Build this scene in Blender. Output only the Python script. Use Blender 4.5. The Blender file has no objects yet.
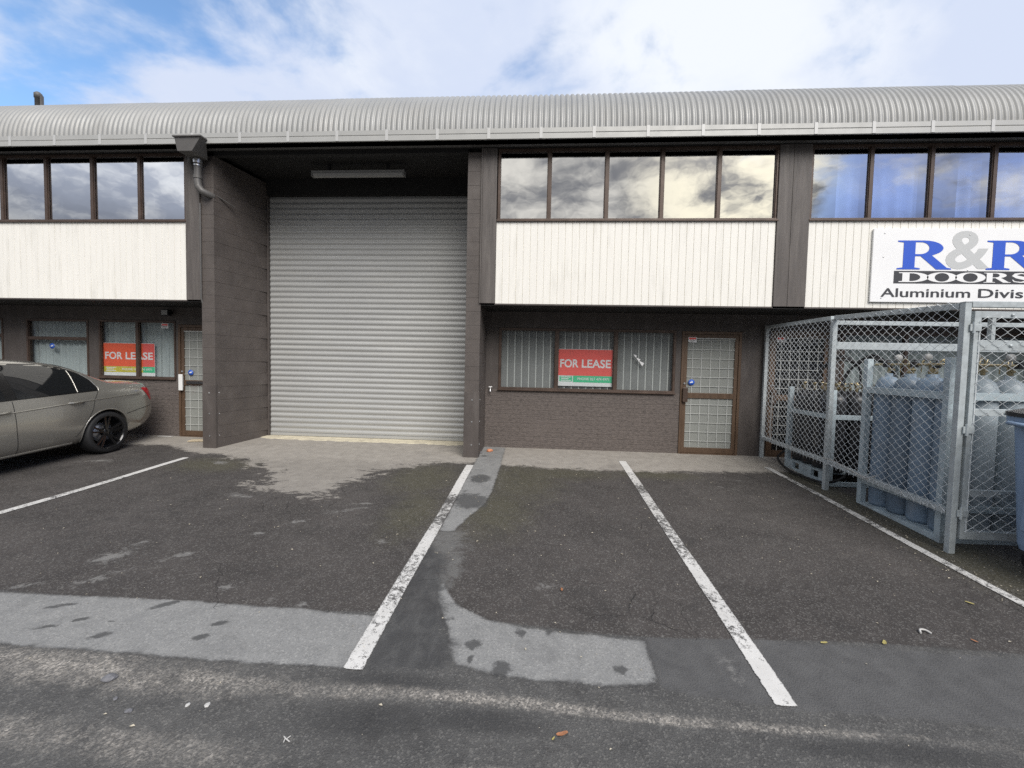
import bpy, bmesh, math, random
import numpy as np
from mathutils import Vector, Matrix
from mathutils.bvhtree import BVHTree
random.seed(7)
rng = np.random.default_rng(7)
PI = math.pi
scene = bpy.context.scene
COL = scene.collection
SLOPE = 0.04254          # the yard falls away from the building

def gz(y):
    return SLOPE * max(-9.0, min(y, 1.15))

# ------------------------------------------------------------------ node helpers
class NT:
    def __init__(self, tree):
        self.t = tree
    def n(self, typ, ins=None, **props):
        nd = self.t.nodes.new(typ)
        for k, v in props.items():
            setattr(nd, k, v)
        for k, v in (ins or {}).items():
            s = nd.inputs[k]
            if isinstance(v, bpy.types.NodeSocket):
                self.t.links.new(v, s)
            else:
                s.default_value = v
        return nd
    def math(self, op, a, b=0.0, c=None, clamp=False):
        d = {0: a, 1: b}
        if c is not None: d[2] = c
        return self.n('ShaderNodeMath', d, operation=op, use_clamp=clamp).outputs[0]
    def vmath(self, op, a, b=(0, 0, 0)):
        return self.n('ShaderNodeVectorMath', {0: a, 1: b}, operation=op).outputs[0]
    def noise(self, vec, scale, detail=4, rough=0.55, dist=0.0):
        return self.n('ShaderNodeTexNoise', {'Vector': vec, 'Scale': scale, 'Detail': detail, 'Roughness': rough, 'Distortion': dist}).outputs['Fac']
    def ramp(self, fac, lo, hi, a=0.0, b=1.0):
        return self.n('ShaderNodeMapRange', {'Value': fac, 'From Min': lo, 'From Max': hi, 'To Min': a, 'To Max': b}, interpolation_type='SMOOTHSTEP').outputs[0]
    def lin(self, fac, lo, hi, a=0.0, b=1.0):
        return self.n('ShaderNodeMapRange', {'Value': fac, 'From Min': lo, 'From Max': hi, 'To Min': a, 'To Max': b}).outputs[0]
    def mix(self, fac, a, b, blend='MIX'):
        nd = self.n('ShaderNodeMix', data_type='RGBA', blend_type=blend)
        for i, v in ((0, fac), (6, a), (7, b)):
            s = nd.inputs[i]
            if isinstance(v, bpy.types.NodeSocket): self.t.links.new(v, s)
            else: s.default_value = v if i == 0 else (tuple(v) + (1,))[:4]
        return nd.outputs[2]
    def xyz(self, v):
        return self.n('ShaderNodeSeparateXYZ', {0: v}).outputs
    def comb(self, x, y, z):
        return self.n('ShaderNodeCombineXYZ', {0: x, 1: y, 2: z}).outputs[0]
    def scale(self, v, s):
        return self.vmath('MULTIPLY', v, s)

def new_mat(name):
    m = bpy.data.materials.new(name)
    m.use_nodes = True
    t = m.node_tree
    t.nodes.clear()
    out = t.nodes.new('ShaderNodeOutputMaterial')
    return m, NT(t), out

def rgb4(c):
    return (c[0], c[1], c[2], 1.0)

def mat(name, col, rough=0.6, metal=0.0, var=0.0, vscale=6.0, bump=0.0, bscale=60.0, spec=0.5, stretch=(1, 1, 1), dirt=None, dirtscale=3.0, dirtamt=0.5, coat=0.0, vary=0.0):
    m, N, out = new_mat(name)
    co = N.n('ShaderNodeTexCoord').outputs['Object']
    co = N.scale(co, stretch)
    if vary > 0:
        rr_ = N.math('MULTIPLY', N.n('ShaderNodeObjectInfo').outputs['Random'], 40.0)
        co = N.vmath('ADD', co, N.comb(rr_, rr_, rr_))
    c = col
    if var > 0:
        f = N.noise(co, vscale, 6, 0.6)
        dark = tuple(max(0, x * (1 - var)) for x in col)
        lite = tuple(min(1, x * (1 + var)) for x in col)
        c = N.mix(N.lin(f, 0.3, 0.7), dark, lite)
    if dirt:
        f2 = N.ramp(N.noise(co, dirtscale, 8, 0.65), 0.5, 0.72, 0, dirtamt)
        c = N.mix(f2, c, dirt)
    if vary > 0:
        k = N.lin(N.n('ShaderNodeObjectInfo').outputs['Random'], 0, 1, 1 - vary, 1 + vary)
        c = N.mix(1.0, c, N.comb(k, k, k), 'MULTIPLY')
    p = N.n('ShaderNodeBsdfPrincipled', {'Metallic': metal, 'Roughness': rough, 'Specular IOR Level': spec, 'Coat Weight': coat, 'Coat Roughness': 0.03})
    if isinstance(c, bpy.types.NodeSocket): N.t.links.new(c, p.inputs['Base Color'])
    else: p.inputs['Base Color'].default_value = rgb4(c)
    if var > 0 and rough > 0.15:
        N.t.links.new(N.lin(N.noise(co, vscale * 2.3, 4), 0.3, 0.7, rough * 0.8, min(1, rough * 1.15)), p.inputs['Roughness'])
    if bump > 0:
        h = N.noise(co, bscale, 6, 0.6)
        b = N.n('ShaderNodeBump', {'Height': h, 'Strength': bump, 'Distance': 0.01})
        N.t.links.new(b.outputs[0], p.inputs['Normal'])
    N.t.links.new(p.outputs[0], out.inputs[0])
    return m

def glass_mat(name, refl=0.25, tint=(0.8, 0.85, 0.85), trans=1.0, body=(0.02, 0.022, 0.025), rough=0.01, wave=0.02, blotch=0.0):
    """Window glass: a mirror share that grows at grazing angles, the rest see-through or dark."""
    m, N, out = new_mat(name)
    co = N.n('ShaderNodeTexCoord').outputs['Object']
    h = N.noise(co, 2.2, 2, 0.5)
    bp = N.n('ShaderNodeBump', {'Height': h, 'Strength': 1.0, 'Distance': wave})
    gl = N.n('ShaderNodeBsdfGlossy', {'Color': (0.95, 0.96, 0.97, 1), 'Roughness': rough, 'Normal': bp.outputs[0]})
    tr = N.n('ShaderNodeBsdfTransparent', {'Color': rgb4(tint)})
    df = N.n('ShaderNodeBsdfDiffuse', {'Color': rgb4(body)})
    dirt = N.ramp(N.noise(co, 5.0, 8, 0.7), 0.45, 0.8, 0.0, 0.25 + blotch)
    base = N.n('ShaderNodeMixShader', {0: trans, 1: df.outputs[0], 2: tr.outputs[0]})
    dd = N.n('ShaderNodeBsdfDiffuse', {'Color': (0.3, 0.3, 0.28, 1)})
    base2 = N.n('ShaderNodeMixShader', {0: N.math('MULTIPLY', dirt, 0.25), 1: base.outputs[0], 2: dd.outputs[0]})
    fr = N.n('ShaderNodeLayerWeight', {'Blend': 0.14}).outputs['Fresnel']
    k = N.math('ADD', N.math('MULTIPLY', fr, 0.7 * (1 - refl)), refl, clamp=True)
    mx = N.n('ShaderNodeMixShader', {0: k, 1: base2.outputs[0], 2: gl.outputs[0]})
    N.t.links.new(mx.outputs[0], out.inputs[0])
    return m

# ------------------------------------------------------------------ mesh helpers
class MB:
    def __init__(self):
        self.v = []; self.f = []; self.sm = []
    def add(self, vs, fs, smooth=False):
        o = len(self.v)
        self.v += [tuple(p) for p in vs]
        self.f += [tuple(i + o for i in f) for f in fs]
        self.sm += [smooth] * len(fs)
        return self
    def box(self, x0, x1, y0, y1, z0, z1, bevel=0.0, rot=None, piv=None):
        if x1 < x0: x0, x1 = x1, x0
        if y1 < y0: y0, y1 = y1, y0
        if z1 < z0: z0, z1 = z1, z0
        b = min(bevel, 0.45 * (x1 - x0), 0.45 * (y1 - y0), 0.45 * (z1 - z0))
        if b <= 0:
            vs = [(x, y, z) for x in (x0, x1) for y in (y0, y1) for z in (z0, z1)]
            fs = [(0, 1, 3, 2), (4, 6, 7, 5), (0, 4, 5, 1), (2, 3, 7, 6), (0, 2, 6, 4), (1, 5, 7, 3)]
        else:
            bm = bmesh.new()
            bmesh.ops.create_cube(bm, size=1)
            for q in bm.verts:
                q.co = Vector((x0 if q.co.x < 0 else x1, y0 if q.co.y < 0 else y1, z0 if q.co.z < 0 else z1))
            bmesh.ops.bevel(bm, geom=list(bm.edges), offset=b, segments=2, affect='EDGES', profile=0.6)
            bm.verts.index_update()
            vs = [tuple(q.co) for q in bm.verts]
            fs = [tuple(q.index for q in f.verts) for f in bm.faces]
            bm.free()
        if rot is not None:
            pv = Vector(piv) if piv else Vector(((x0 + x1) / 2, (y0 + y1) / 2, (z0 + z1) / 2))
            vs = [tuple(rot @ (Vector(q) - pv) + pv) for q in vs]
        return self.add(vs, fs)
    def prism(self, poly, axis, a, b):
        """poly in the two other axes (order kept: axis x -> (y,z), y -> (x,z), z -> (x,y))."""
        n = len(poly)
        def P(p, t):
            return {'x': (t, p[0], p[1]), 'y': (p[0], t, p[1]), 'z': (p[0], p[1], t)}[axis]
        vs = [P(p, a) for p in poly] + [P(p, b) for p in poly]
        fs = [tuple(range(n)), tuple(range(2 * n - 1, n - 1, -1))]
        fs += [(i, (i + 1) % n, n + (i + 1) % n, n + i) for i in range(n)]
        return self.add(vs, fs)
    def tube(self, pts, r, n=8, cap=True, smooth=True):
        pts = [Vector(p) for p in pts]
        R = r if isinstance(r, (list, tuple)) else [r] * len(pts)
        rings = []
        up = None
        for i, p in enumerate(pts):
            d = (pts[min(i + 1, len(pts) - 1)] - pts[max(i - 1, 0)])
            if d.length < 1e-9: d = Vector((0, 0, 1))
            d.normalize()
            if up is None:
                a = Vector((0, 0, 1)) if abs(d.z) < 0.9 else Vector((1, 0, 0))
                up = d.cross(a).normalized()
            up = (up - d * up.dot(d)).normalized()
            w = d.cross(up)
            rings.append([p + (up * math.cos(2 * PI * k / n) + w * math.sin(2 * PI * k / n)) * R[i] for k in range(n)])
        vs = [q for rg in rings for q in rg]
        fs = []
        for i in range(len(pts) - 1):
            for k in range(n):
                a, b = i * n + k, i * n + (k + 1) % n
                fs.append((a, b, b + n, a + n))
        self.add(vs, fs, smooth)
        if cap:
            self.add(rings[0], [tuple(range(n - 1, -1, -1))])
            self.add(rings[-1], [tuple(range(n))])
        return self
    def lathe(self, prof, c=(0, 0, 0), n=20, axis='z', smooth=True, cap=True):
        vs = []; fs = []
        for (r, h) in prof:
            for k in range(n):
                a = 2 * PI * k / n
                x, y = r * math.cos(a), r * math.sin(a)
                if axis == 'z': vs.append((c[0] + x, c[1] + y, c[2] + h))
                elif axis == 'x': vs.append((c[0] + h, c[1] + x, c[2] + y))
                else: vs.append((c[0] + x, c[1] + h, c[2] + y))
        for i in range(len(prof) - 1):
            for k in range(n):
                a, b = i * n + k, i * n + (k + 1) % n
                fs.append((a, b, b + n, a + n))
        self.add(vs, fs, smooth)
        m = len(prof) - 1
        if not cap: return self
        if prof[0][0] > 1e-6: self.add([vs[k] for k in range(n)], [tuple(range(n - 1, -1, -1))])
        if prof[-1][0] > 1e-6: self.add([vs[m * n + k] for k in range(n)], [tuple(range(n))])
        return self
    def build(self, name, material, parent=None, offset=(0, 0, 0)):
        me = bpy.data.meshes.new(name)
        ox, oy, oz = offset
        me.from_pydata([(x - ox, y - oy, z - oz) for x, y, z in self.v], [], self.f)
        me.polygons.foreach_set('use_smooth', self.sm)
        me.update()
        bm = bmesh.new(); bm.from_mesh(me)
        bmesh.ops.recalc_face_normals(bm, faces=list(bm.faces))
        bm.to_mesh(me); bm.free()
        me.materials.append(material)
        o = bpy.data.objects.new(name, me)
        COL.objects.link(o)
        if parent is not None: o.parent = parent
        else: o.location = offset
        return o

def thing(name, label, cat, loc=(0, 0, 0), group=None):
    o = bpy.data.objects.new(name, None)
    o.empty_display_size = 0.2
    COL.objects.link(o)
    o.location = loc
    o['label'] = label; o['category'] = cat
    if group: o['group'] = group
    return o

def tag(o, label, cat, group=None):
    o['label'] = label; o['category'] = cat
    if group: o['group'] = group
    return o

def text_obj(name, body, material, x0, x1, z0, z1, y, parent=None, offset=(0, 0, 0), bold=0.0, depth=0.003):
    """Lettering facing -Y, fitted into the given rectangle."""
    cu = bpy.data.curves.new(name, 'FONT')
    cu.body = body; cu.size = 1.0; cu.offset = bold; cu.resolution_u = 4
    tmp = bpy.data.objects.new('lettering_source', cu)
    COL.objects.link(tmp)
    dg = bpy.context.evaluated_depsgraph_get()
    me0 = bpy.data.meshes.new_from_object(tmp.evaluated_get(dg))
    bpy.data.objects.remove(tmp)
    n = len(me0.vertices)
    co = np.zeros(n * 3); me0.vertices.foreach_get('co', co); co = co.reshape(-1, 3)
    mn, mx = co.min(0), co.max(0)
    mb = MB()
    P = [(x0 + (c[0] - mn[0]) / (mx[0] - mn[0]) * (x1 - x0), z0 + (c[1] - mn[1]) / (mx[1] - mn[1]) * (z1 - z0)) for c in co]
    mb.add([(a, y - depth, b) for a, b in P], [tuple(p.vertices) for p in me0.polygons])
    bpy.data.meshes.remove(me0)
    return mb.build(name, material, parent, offset)

def shape2d(splines, x0, z0, sx, sz, y):
    """Filled 2D outlines (with holes) as a sheet facing -Y; returns an MB."""
    cu = bpy.data.curves.new('outline', 'CURVE')
    cu.dimensions = '2D'; cu.fill_mode = 'BOTH'
    for pts in splines:
        s = cu.splines.new('POLY')
        s.points.add(len(pts) - 1)
        for i, p in enumerate(pts): s.points[i].co = (p[0], p[1], 0, 1)
        s.use_cyclic_u = True
    tmp = bpy.data.objects.new('outline_source', cu)
    COL.objects.link(tmp)
    dg = bpy.context.evaluated_depsgraph_get()
    me0 = bpy.data.meshes.new_from_object(tmp.evaluated_get(dg))
    bpy.data.objects.remove(tmp)
    mb = MB()
    mb.add([(x0 + q.co.x * sx, y, z0 + q.co.y * sz) for q in me0.vertices], [tuple(p.vertices) for p in me0.polygons])
    bpy.data.meshes.remove(me0)
    return mb

def arc(cx, cy, rx, ry, a0, a1, n=14):
    return [(cx + rx * math.cos(math.radians(a0 + (a1 - a0) * i / n)), cy + ry * math.sin(math.radians(a0 + (a1 - a0) * i / n))) for i in range(n + 1)]

# ------------------------------------------------------------------ materials
M = {}
M['roof'] = mat('zincalume_roof', (0.295, 0.297, 0.29), 0.5, 0.15, var=0.07, vscale=1.2, dirt=(0.3, 0.29, 0.27), dirtscale=2.0, dirtamt=0.35)
M['gutter'] = mat('gutter_metal', (0.40, 0.40, 0.385), 0.45, 0.1, var=0.05, vscale=3)
M['bracket'] = mat('gutter_bracket_metal', (0.5, 0.5, 0.49), 0.45, 0.1)
M['brownpaint'] = mat('brown_painted_wall', (0.078, 0.066, 0.060), 0.62, var=0.18, vscale=2.5, bump=0.25, bscale=90, dirt=(0.12, 0.108, 0.10), dirtscale=2.5, dirtamt=0.4, stretch=(2.2, 2.2, 0.7))
M['block'] = mat('brown_painted_block', (0.088, 0.0745, 0.067), 0.6, var=0.17, vscale=3.0, bump=0.5, bscale=120, dirt=(0.145, 0.13, 0.118), dirtscale=5, dirtamt=0.3)
M['joint'] = mat('block_joint', (0.115, 0.102, 0.094), 0.8, bump=0.3)
M['casing'] = mat('weathered_brown_casing', (0.098, 0.086, 0.079), 0.6, var=0.24, vscale=3.5, stretch=(6, 6, 0.5), bump=0.3, bscale=40, dirt=(0.17, 0.155, 0.14), dirtscale=2.5, dirtamt=0.5)
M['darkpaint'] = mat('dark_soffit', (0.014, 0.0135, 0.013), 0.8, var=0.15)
M['fascia'] = mat('dark_fascia', (0.11, 0.108, 0.105), 0.55, var=0.12, vscale=2)
M['cladding'] = mat('cream_white_cladding', (0.81, 0.79, 0.735), 0.5, var=0.03, vscale=1.5, dirt=(0.55, 0.53, 0.47), dirtscale=1.6, dirtamt=0.4, stretch=(5, 5, 0.6))
M['bronze'] = mat('bronze_window_frame', (0.075, 0.05, 0.038), 0.42, 0.2, var=0.25, vscale=5, dirt=(0.14, 0.10, 0.08), dirtscale=6, dirtamt=0.4)
M['doorframe'] = mat('brown_door_frame', (0.11, 0.07, 0.045), 0.45, 0.15, var=0.18, vscale=4, stretch=(4, 4, 0.6))
M['shutter'] = mat('galvanised_shutter', (0.375, 0.377, 0.367), 0.42, 0.15, var=0.07, vscale=2.2, stretch=(0.4, 1, 5), dirt=(0.36, 0.35, 0.32), dirtscale=3, dirtamt=0.35)
M['interior'] = mat('dim_interior', (0.12, 0.12, 0.12), 0.9)
M['creamsill'] = mat('cream_painted_concrete', (0.55, 0.50, 0.38), 0.8, var=0.15, vscale=9, bump=0.4, dirt=(0.25, 0.22, 0.18), dirtscale=8, dirtamt=0.6)
M['pvc'] = mat('grey_painted_pipe', (0.11, 0.105, 0.10), 0.5, var=0.1)
M['steel'] = mat('stainless_clamp', (0.6, 0.6, 0.6), 0.3, 0.8)
M['lamp'] = mat('lamp_diffuser', (0.34, 0.34, 0.33), 0.4)
M['lampbody'] = mat('lamp_body', (0.32, 0.32, 0.31), 0.5)
M['white'] = mat('white_enamel', (0.78, 0.78, 0.76), 0.4)
M['sign'] = mat('white_sign_board', (0.84, 0.84, 0.84), 0.35, var=0.02, vscale=1)
M['blue'] = mat('sign_blue', (0.03, 0.10, 0.55), 0.4)
M['amp'] = mat('sign_grey', (0.52, 0.53, 0.53), 0.45)
M['ink'] = mat('sign_charcoal', (0.045, 0.045, 0.05), 0.45)
M['red'] = mat('poster_red', (0.86, 0.13, 0.11), 0.5, var=0.04, vscale=4)
M['orange'] = mat('sunlit_poster_red', (0.90, 0.13, 0.05), 0.5, var=0.06, vscale=4)  # poster red where sun falls on it, the light put into the colour
M['green'] = mat('poster_green', (0.07, 0.56, 0.28), 0.5)
M['yellow'] = mat('sunlit_poster_band', (0.60, 0.52, 0.06), 0.5, var=0.2, vscale=9)  # green band in sunlight, painted yellow
M['blind'] = mat('grey_blind', (0.275, 0.28, 0.275), 0.8, var=0.06)
M['blindedge'] = mat('pale_blind_edge', (0.55, 0.56, 0.54), 0.7)
M['curtain'] = mat('pale_net_curtain', (0.42, 0.465, 0.465), 0.85, var=0.12, vscale=4, stretch=(3, 3, 0.4))
M['bluecurtain'] = mat('pale_blue_curtain', (0.40, 0.48, 0.68), 0.85, var=0.1, vscale=3, stretch=(3, 3, 0.4))
M['grille'] = mat('white_grille', (0.47, 0.48, 0.46), 0.5)
M['rubber'] = mat('black_rubber', (0.012, 0.012, 0.013), 0.7, bump=0.2)
M['black'] = mat('black_plastic', (0.018, 0.018, 0.02), 0.45)
M['galv'] = mat('galvanised_steel', (0.44, 0.48, 0.49), 0.45, 0.2, var=0.16, vscale=14, dirt=(0.30, 0.31, 0.30), dirtscale=9, dirtamt=0.4)
M['wire'] = mat('galvanised_wire', (0.78, 0.81, 0.82), 0.45, 0.1)
M['cyl'] = mat('blue_grey_cylinder_paint', (0.165, 0.222, 0.285), 0.45, var=0.16, vscale=4, vary=0.22, bump=0.15, bscale=30, dirt=(0.28, 0.30, 0.32), dirtscale=6, dirtamt=0.4)
M['cylpale'] = mat('pale_grey_cylinder_paint', (0.33, 0.38, 0.41), 0.45, var=0.12, vscale=4, vary=0.2, bump=0.15, bscale=30, dirt=(0.2, 0.22, 0.24), dirtscale=6, dirtamt=0.3)
M['cyldark'] = mat('black_cylinder_paint', (0.02, 0.02, 0.022), 0.4, var=0.2)
M['rack'] = mat('pale_blue_grey_rack_paint', (0.40, 0.47, 0.50), 0.5, var=0.14, vscale=6, dirt=(0.15, 0.15, 0.15), dirtscale=5, dirtamt=0.4)
M['brass'] = mat('dull_brass', (0.36, 0.30, 0.18), 0.35, 0.8, var=0.2, vscale=20)
M['bin'] = mat('blue_grey_bin_plastic', (0.22, 0.30, 0.42), 0.5, var=0.06, vscale=2, dirt=(0.3, 0.34, 0.4), dirtscale=7, dirtamt=0.2)
M['carpaint'] = mat('olive_grey_metallic_paint', (0.36, 0.348, 0.312), 0.22, 0.6, coat=0.8)
M['carglass'] = mat('dark_car_glass', (0.012, 0.013, 0.014), 0.03, 0.0, spec=0.8)
M['cartrim'] = mat('gloss_black_trim', (0.012, 0.012, 0.012), 0.25)
M['chrome'] = mat('satin_chrome', (0.65, 0.65, 0.62), 0.2, 0.9)
M['rim'] = mat('gloss_black_rim', (0.012, 0.012, 0.013), 0.18, 0.3, coat=0.5)
M['tail'] = mat('red_tail_lens', (0.42, 0.008, 0.015), 0.12, coat=0.6)
M['headlens'] = mat('headlight_lens', (0.5, 0.5, 0.52), 0.1, coat=0.6)
M['gap'] = mat('dark_shut_line', (0.02, 0.019, 0.017), 0.8)
M['plate'] = mat('number_plate_white', (0.7, 0.7, 0.68), 0.5)
M['leaf_o'] = mat('orange_leaf', (0.30, 0.13, 0.06), 0.6, var=0.5, vscale=30)
M['leaf_y'] = mat('yellow_leaf', (0.34, 0.29, 0.10), 0.6, var=0.3, vscale=30)
M['stone'] = mat('grey_stone', (0.14, 0.14, 0.15), 0.7, var=0.3, vscale=30, bump=0.4)
M['paper'] = mat('white_litter', (0.45, 0.44, 0.42), 0.7)
M['brickbit'] = mat('orange_brick', (0.55, 0.22, 0.11), 0.8, var=0.25, vscale=30)
M['timber'] = mat('pale_timber', (0.5, 0.42, 0.3), 0.7, var=0.2, vscale=12)
M['stickerblue'] = mat('sticker_blue', (0.03, 0.12, 0.55), 0.4)
M['conc'] = mat('grey_concrete', (0.3, 0.29, 0.27), 0.8, var=0.1)
M['gl_cloud'] = glass_mat('reflective_upper_glass', refl=0.62, tint=(0.4, 0.42, 0.45), wave=0.0012)
M['gl_blue'] = glass_mat('blue_tinted_upper_glass', refl=0.5, tint=(0.72, 0.82, 1.0), wave=0.0012)
M['gl_low'] = glass_mat('shopfront_glass', refl=0.05, tint=(0.84, 0.86, 0.86), wave=0.001)
M['gl_dark'] = glass_mat('dark_door_glass', refl=0.04, tint=(0.5, 0.5, 0.5), wave=0.002, trans=0.85, body=(0.05, 0.05, 0.05))
M['gl_door'] = glass_mat('obscure_door_glass', refl=0.04, tint=(0.62, 0.66, 0.64), wave=0.002, rough=0.1, trans=0.12, body=(0.29, 0.30, 0.28))

def rough_brick_mat(name, col):
    """Painted rough-faced brick: thin courses, mortar and a coarse face, mapped on the wall plane."""
    m, N, out = new_mat(name)
    co = N.n('ShaderNodeTexCoord').outputs['Object']
    X = N.xyz(co)
    v = N.comb(X[0], X[2], 0.0)
    nz = N.noise(N.scale(co, (16, 16, 55)), 1.0, 8, 0.78)
    br = N.n('ShaderNodeTexBrick', {'Vector': v, 'Scale': 1.0, 'Mortar Size': 0.006, 'Mortar Smooth': 0.4, 'Brick Width': 0.24, 'Row Height': 0.076,
                                   'Color1': rgb4(tuple(c * 0.9 for c in col)), 'Color2': rgb4(tuple(c * 1.1 for c in col)), 'Mortar': rgb4(tuple(c * 0.85 for c in col))}, offset=0.5)
    big = N.noise(co, 1.8, 6, 0.6)
    c = N.mix(N.ramp(nz, 0.38, 0.66), br.outputs['Color'], tuple(x * 1.75 for x in col))
    c = N.mix(N.ramp(nz, 0.46, 0.30, 0, 0.8), c, tuple(x * 0.45 for x in col))
    c = N.mix(N.ramp(big, 0.5, 0.75, 0, 0.5), c, tuple(x * 1.5 for x in col))
    h = N.math('SUBTRACT', N.math('MULTIPLY', nz, 0.6), N.math('MULTIPLY', br.outputs['Fac'], 0.12))
    b = N.n('ShaderNodeBump', {'Height': h, 'Strength': 1.0, 'Distance': 0.016})
    p = N.n('ShaderNodeBsdfPrincipled', {'Base Color': c, 'Roughness': 0.75, 'Normal': b.outputs[0]})
    N.t.links.new(p.outputs[0], out.inputs[0])
    return m
M['brick'] = rough_brick_mat('brown_rough_brick', (0.086, 0.072, 0.065))

# ------------------------------------------------------------------ ground: one sheet with its wear
def sdf(poly, P):
    """Signed distance (positive inside) from points P (n,2) to a polygon."""
    poly = np.array(poly, float)
    d = np.full(len(P), 1e9); inside = np.zeros(len(P), bool)
    for i in range(len(poly)):
        a = poly[i]; b = poly[(i + 1) % len(poly)]
        e = b - a; w = P - a
        t = np.clip((w @ e) / (e @ e + 1e-12), 0, 1)
        d = np.minimum(d, np.hypot(*(w - t[:, None] * e).T))
        c = ((a[1] <= P[:, 1]) & (b[1] > P[:, 1])) | ((b[1] <= P[:, 1]) & (a[1] > P[:, 1]))
        if b[1] != a[1]:
            xi = a[0] + (P[:, 1] - a[1]) / (b[1] - a[1]) * e[0]
            inside ^= c & (P[:, 0] < xi)
    return np.where(inside, d, -d)

def blobs(lst, P):
    """Union of ellipses (x, y, rx, ry, angle): about 1 at the middle, 0 on the rim, negative outside."""
    out = np.full(len(P), -3.0)
    for (x, y, rx, ry, a) in lst:
        ca, sa = math.cos(math.radians(a)), math.sin(math.radians(a))
        dx, dy = P[:, 0] - x, P[:, 1] - y
        u = (dx * ca + dy * sa) / rx; v = (-dx * sa + dy * ca) / ry
        out = np.maximum(out, 1 - np.hypot(u, v))
    return out

def build_ground():
    fx = np.arange(-9.2, 7.6, 0.04)
    xs = np.concatenate([[-400, -150, -60, -30, -20, -14, -11], fx, [8.2, 10, 14, 20, 30, 60, 150, 400]])
    fy = np.arange(-5.4, 1.18, 0.035)
    ys = np.concatenate([[-400, -150, -60, -30, -15, -11, -9, -8, -7, -6], fy, [1.3, 3, 13, 20, 60, 150, 400]])
    X, Y = np.meshgrid(xs, ys)
    nx, ny = len(xs), len(ys)
    x, y = X.ravel(), Y.ravel()
    P = np.stack([x, y], 1)
    z = SLOPE * np.clip(y, -9.0, 1.15)
    # gentle unevenness of old asphalt
    z = z + np.where((y < -0.3) & (y > -5.5), 0.006 * np.sin(x * 1.7 + 0.6) * np.sin(y * 1.9) + 0.004 * np.sin(x * 3.1 + y * 2.3), 0)
    me = bpy.data.meshes.new('ground')
    me.vertices.add(nx * ny)
    me.vertices.foreach_set('co', np.stack([x, y, z], 1).ravel())
    i, j = np.meshgrid(np.arange(nx - 1), np.arange(ny - 1))
    a = (j * nx + i).ravel()
    q = np.stack([a, a + 1, a + 1 + nx, a + nx], 1)
    me.loops.add(q.size); me.loops.foreach_set('vertex_index', q.ravel().astype(np.int32))
    me.polygons.add(len(q)); me.polygons.foreach_set('loop_start', np.arange(0, q.size, 4, dtype=np.int32))
    me.polygons.foreach_set('use_smooth', np.ones(len(q), bool))
    me.update(calc_edges=True)
    def attr(name, val):
        at = me.attributes.new(name, 'FLOAT', 'POINT'); at.data.foreach_set('value', np.asarray(val, np.float32))
    far = -1.0
    apron = sdf([(-14, 1.3), (-14, -0.1), (-9.5, -0.15), (-6.1, 0.1), (-5.5, -0.25), (-5.18, -0.38), (-4.73, -0.42), (-4.3, -0.62), (-3.96, -0.85), (-3.4, -1.18), (-3.5, -1.5), (-3.2, -1.72), (-2.85, -1.9),
                 (-2.49, -1.93), (-2.44, -1.6), (-2.36, -1.27), (-2.2, -0.95), (-1.92, -0.52), (-1.55, -0.36), (-0.94, -0.3), (-0.5, -0.36), (0.3, -0.4),
                 (1.15, -0.42), (2.2, -0.36), (3.3, -0.22), (4.0, -0.1), (14, 0.2), (14, 1.3)], P)
    attr('apron', np.clip(apron, far, 1))
    attr('ragged', np.clip((x + 5.4) / 0.5, 0, 1) * np.clip((-1.0 - x) / 0.5, 0, 1) * np.clip((-0.25 - y) / 0.4, 0, 1))
    patch = np.maximum.reduce([
        sdf([(-6.2, -3.98), (-3.68, -3.95), (-2.25, -3.93), (-1.55, -3.94), (-1.0, -3.98), (-0.99, -4.41), (-1.9, -4.43), (-3.08, -4.41), (-6.2, -4.45)], P),
        sdf([(-0.71, -3.5), (-0.55, -3.79), (-0.32, -3.93), (-0.1, -3.98), (0.2, -4.0), (0.66, -4.02), (0.64, -4.37), (0.36, -4.40), (-0.1, -4.40), (-0.26, -4.38), (-0.43, -4.33), (-0.5, -4.19), (-0.56, -4.0), (-0.68, -3.75)], P),
        sdf([(-0.99, 0.9), (-0.6, 0.7), (-0.57, -0.4), (-0.56, -1.5), (-0.60, -1.95), (-0.72, -2.3), (-0.80, -2.66), (-0.93, -2.66), (-0.945, -1.6), (-0.96, -0.5)], P)])
    attr('patch', np.clip(patch, far, 1))
    attr('tarpatch', np.clip(sdf([(0.63, -4.0), (1.3, -3.97), (2.78, -3.99), (7.4, -3.9), (7.4, -4.6), (2.4, -4.5), (1.29, -4.47), (0.66, -4.40)], P), far, 1))
    spots = [(-0.36, -4.17, .045, .05, 0), (-0.09, -4.04, .033, .045, 20), (-0.18, -4.345, .055, .065, 0), (-0.06, -4.29, .016, .02, 0), (0.47, -4.28, .04, .042, 10), (-0.36, -4.29, .022, .03, 0), (0.08, -4.01, .03, .03, 0),
             (-2.83, -4.17, .06, .02, 25), (-1.96, -4.26, .05, .03, 30), (-1.95, -4.13, .05, .022, 20), (-2.96, -4.25, .08, .018, 20), (-2.56, -4.3, .06, .03, 30), (-2.62, -4.18, .03, .015, 0), (-3.1, -4.05, .1, .02, 20),
             (-2.45, -3.99, .1, .03, 40), (-0.77, -1.06, .13, .17, 0), (-0.89, -1.54, .03, .03, 0), (-0.77, -1.85, .19, .24, 20), (-0.88, 0.12, .05, .04, 0), (-0.82, -0.1, .03, .02, 0)]
    attr('spots', blobs(spots, P))
    tar = np.maximum(sdf([(-1.0, -2.9), (-0.86, -3.05), (-0.75, -3.17), (-0.67, -3.67), (-0.58, -3.85), (-0.57, -4.05), (-0.49, -4.15), (-0.47, -4.3), (-0.57, -4.42), (-0.93, -4.42)], P) * 4, -1)
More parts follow.
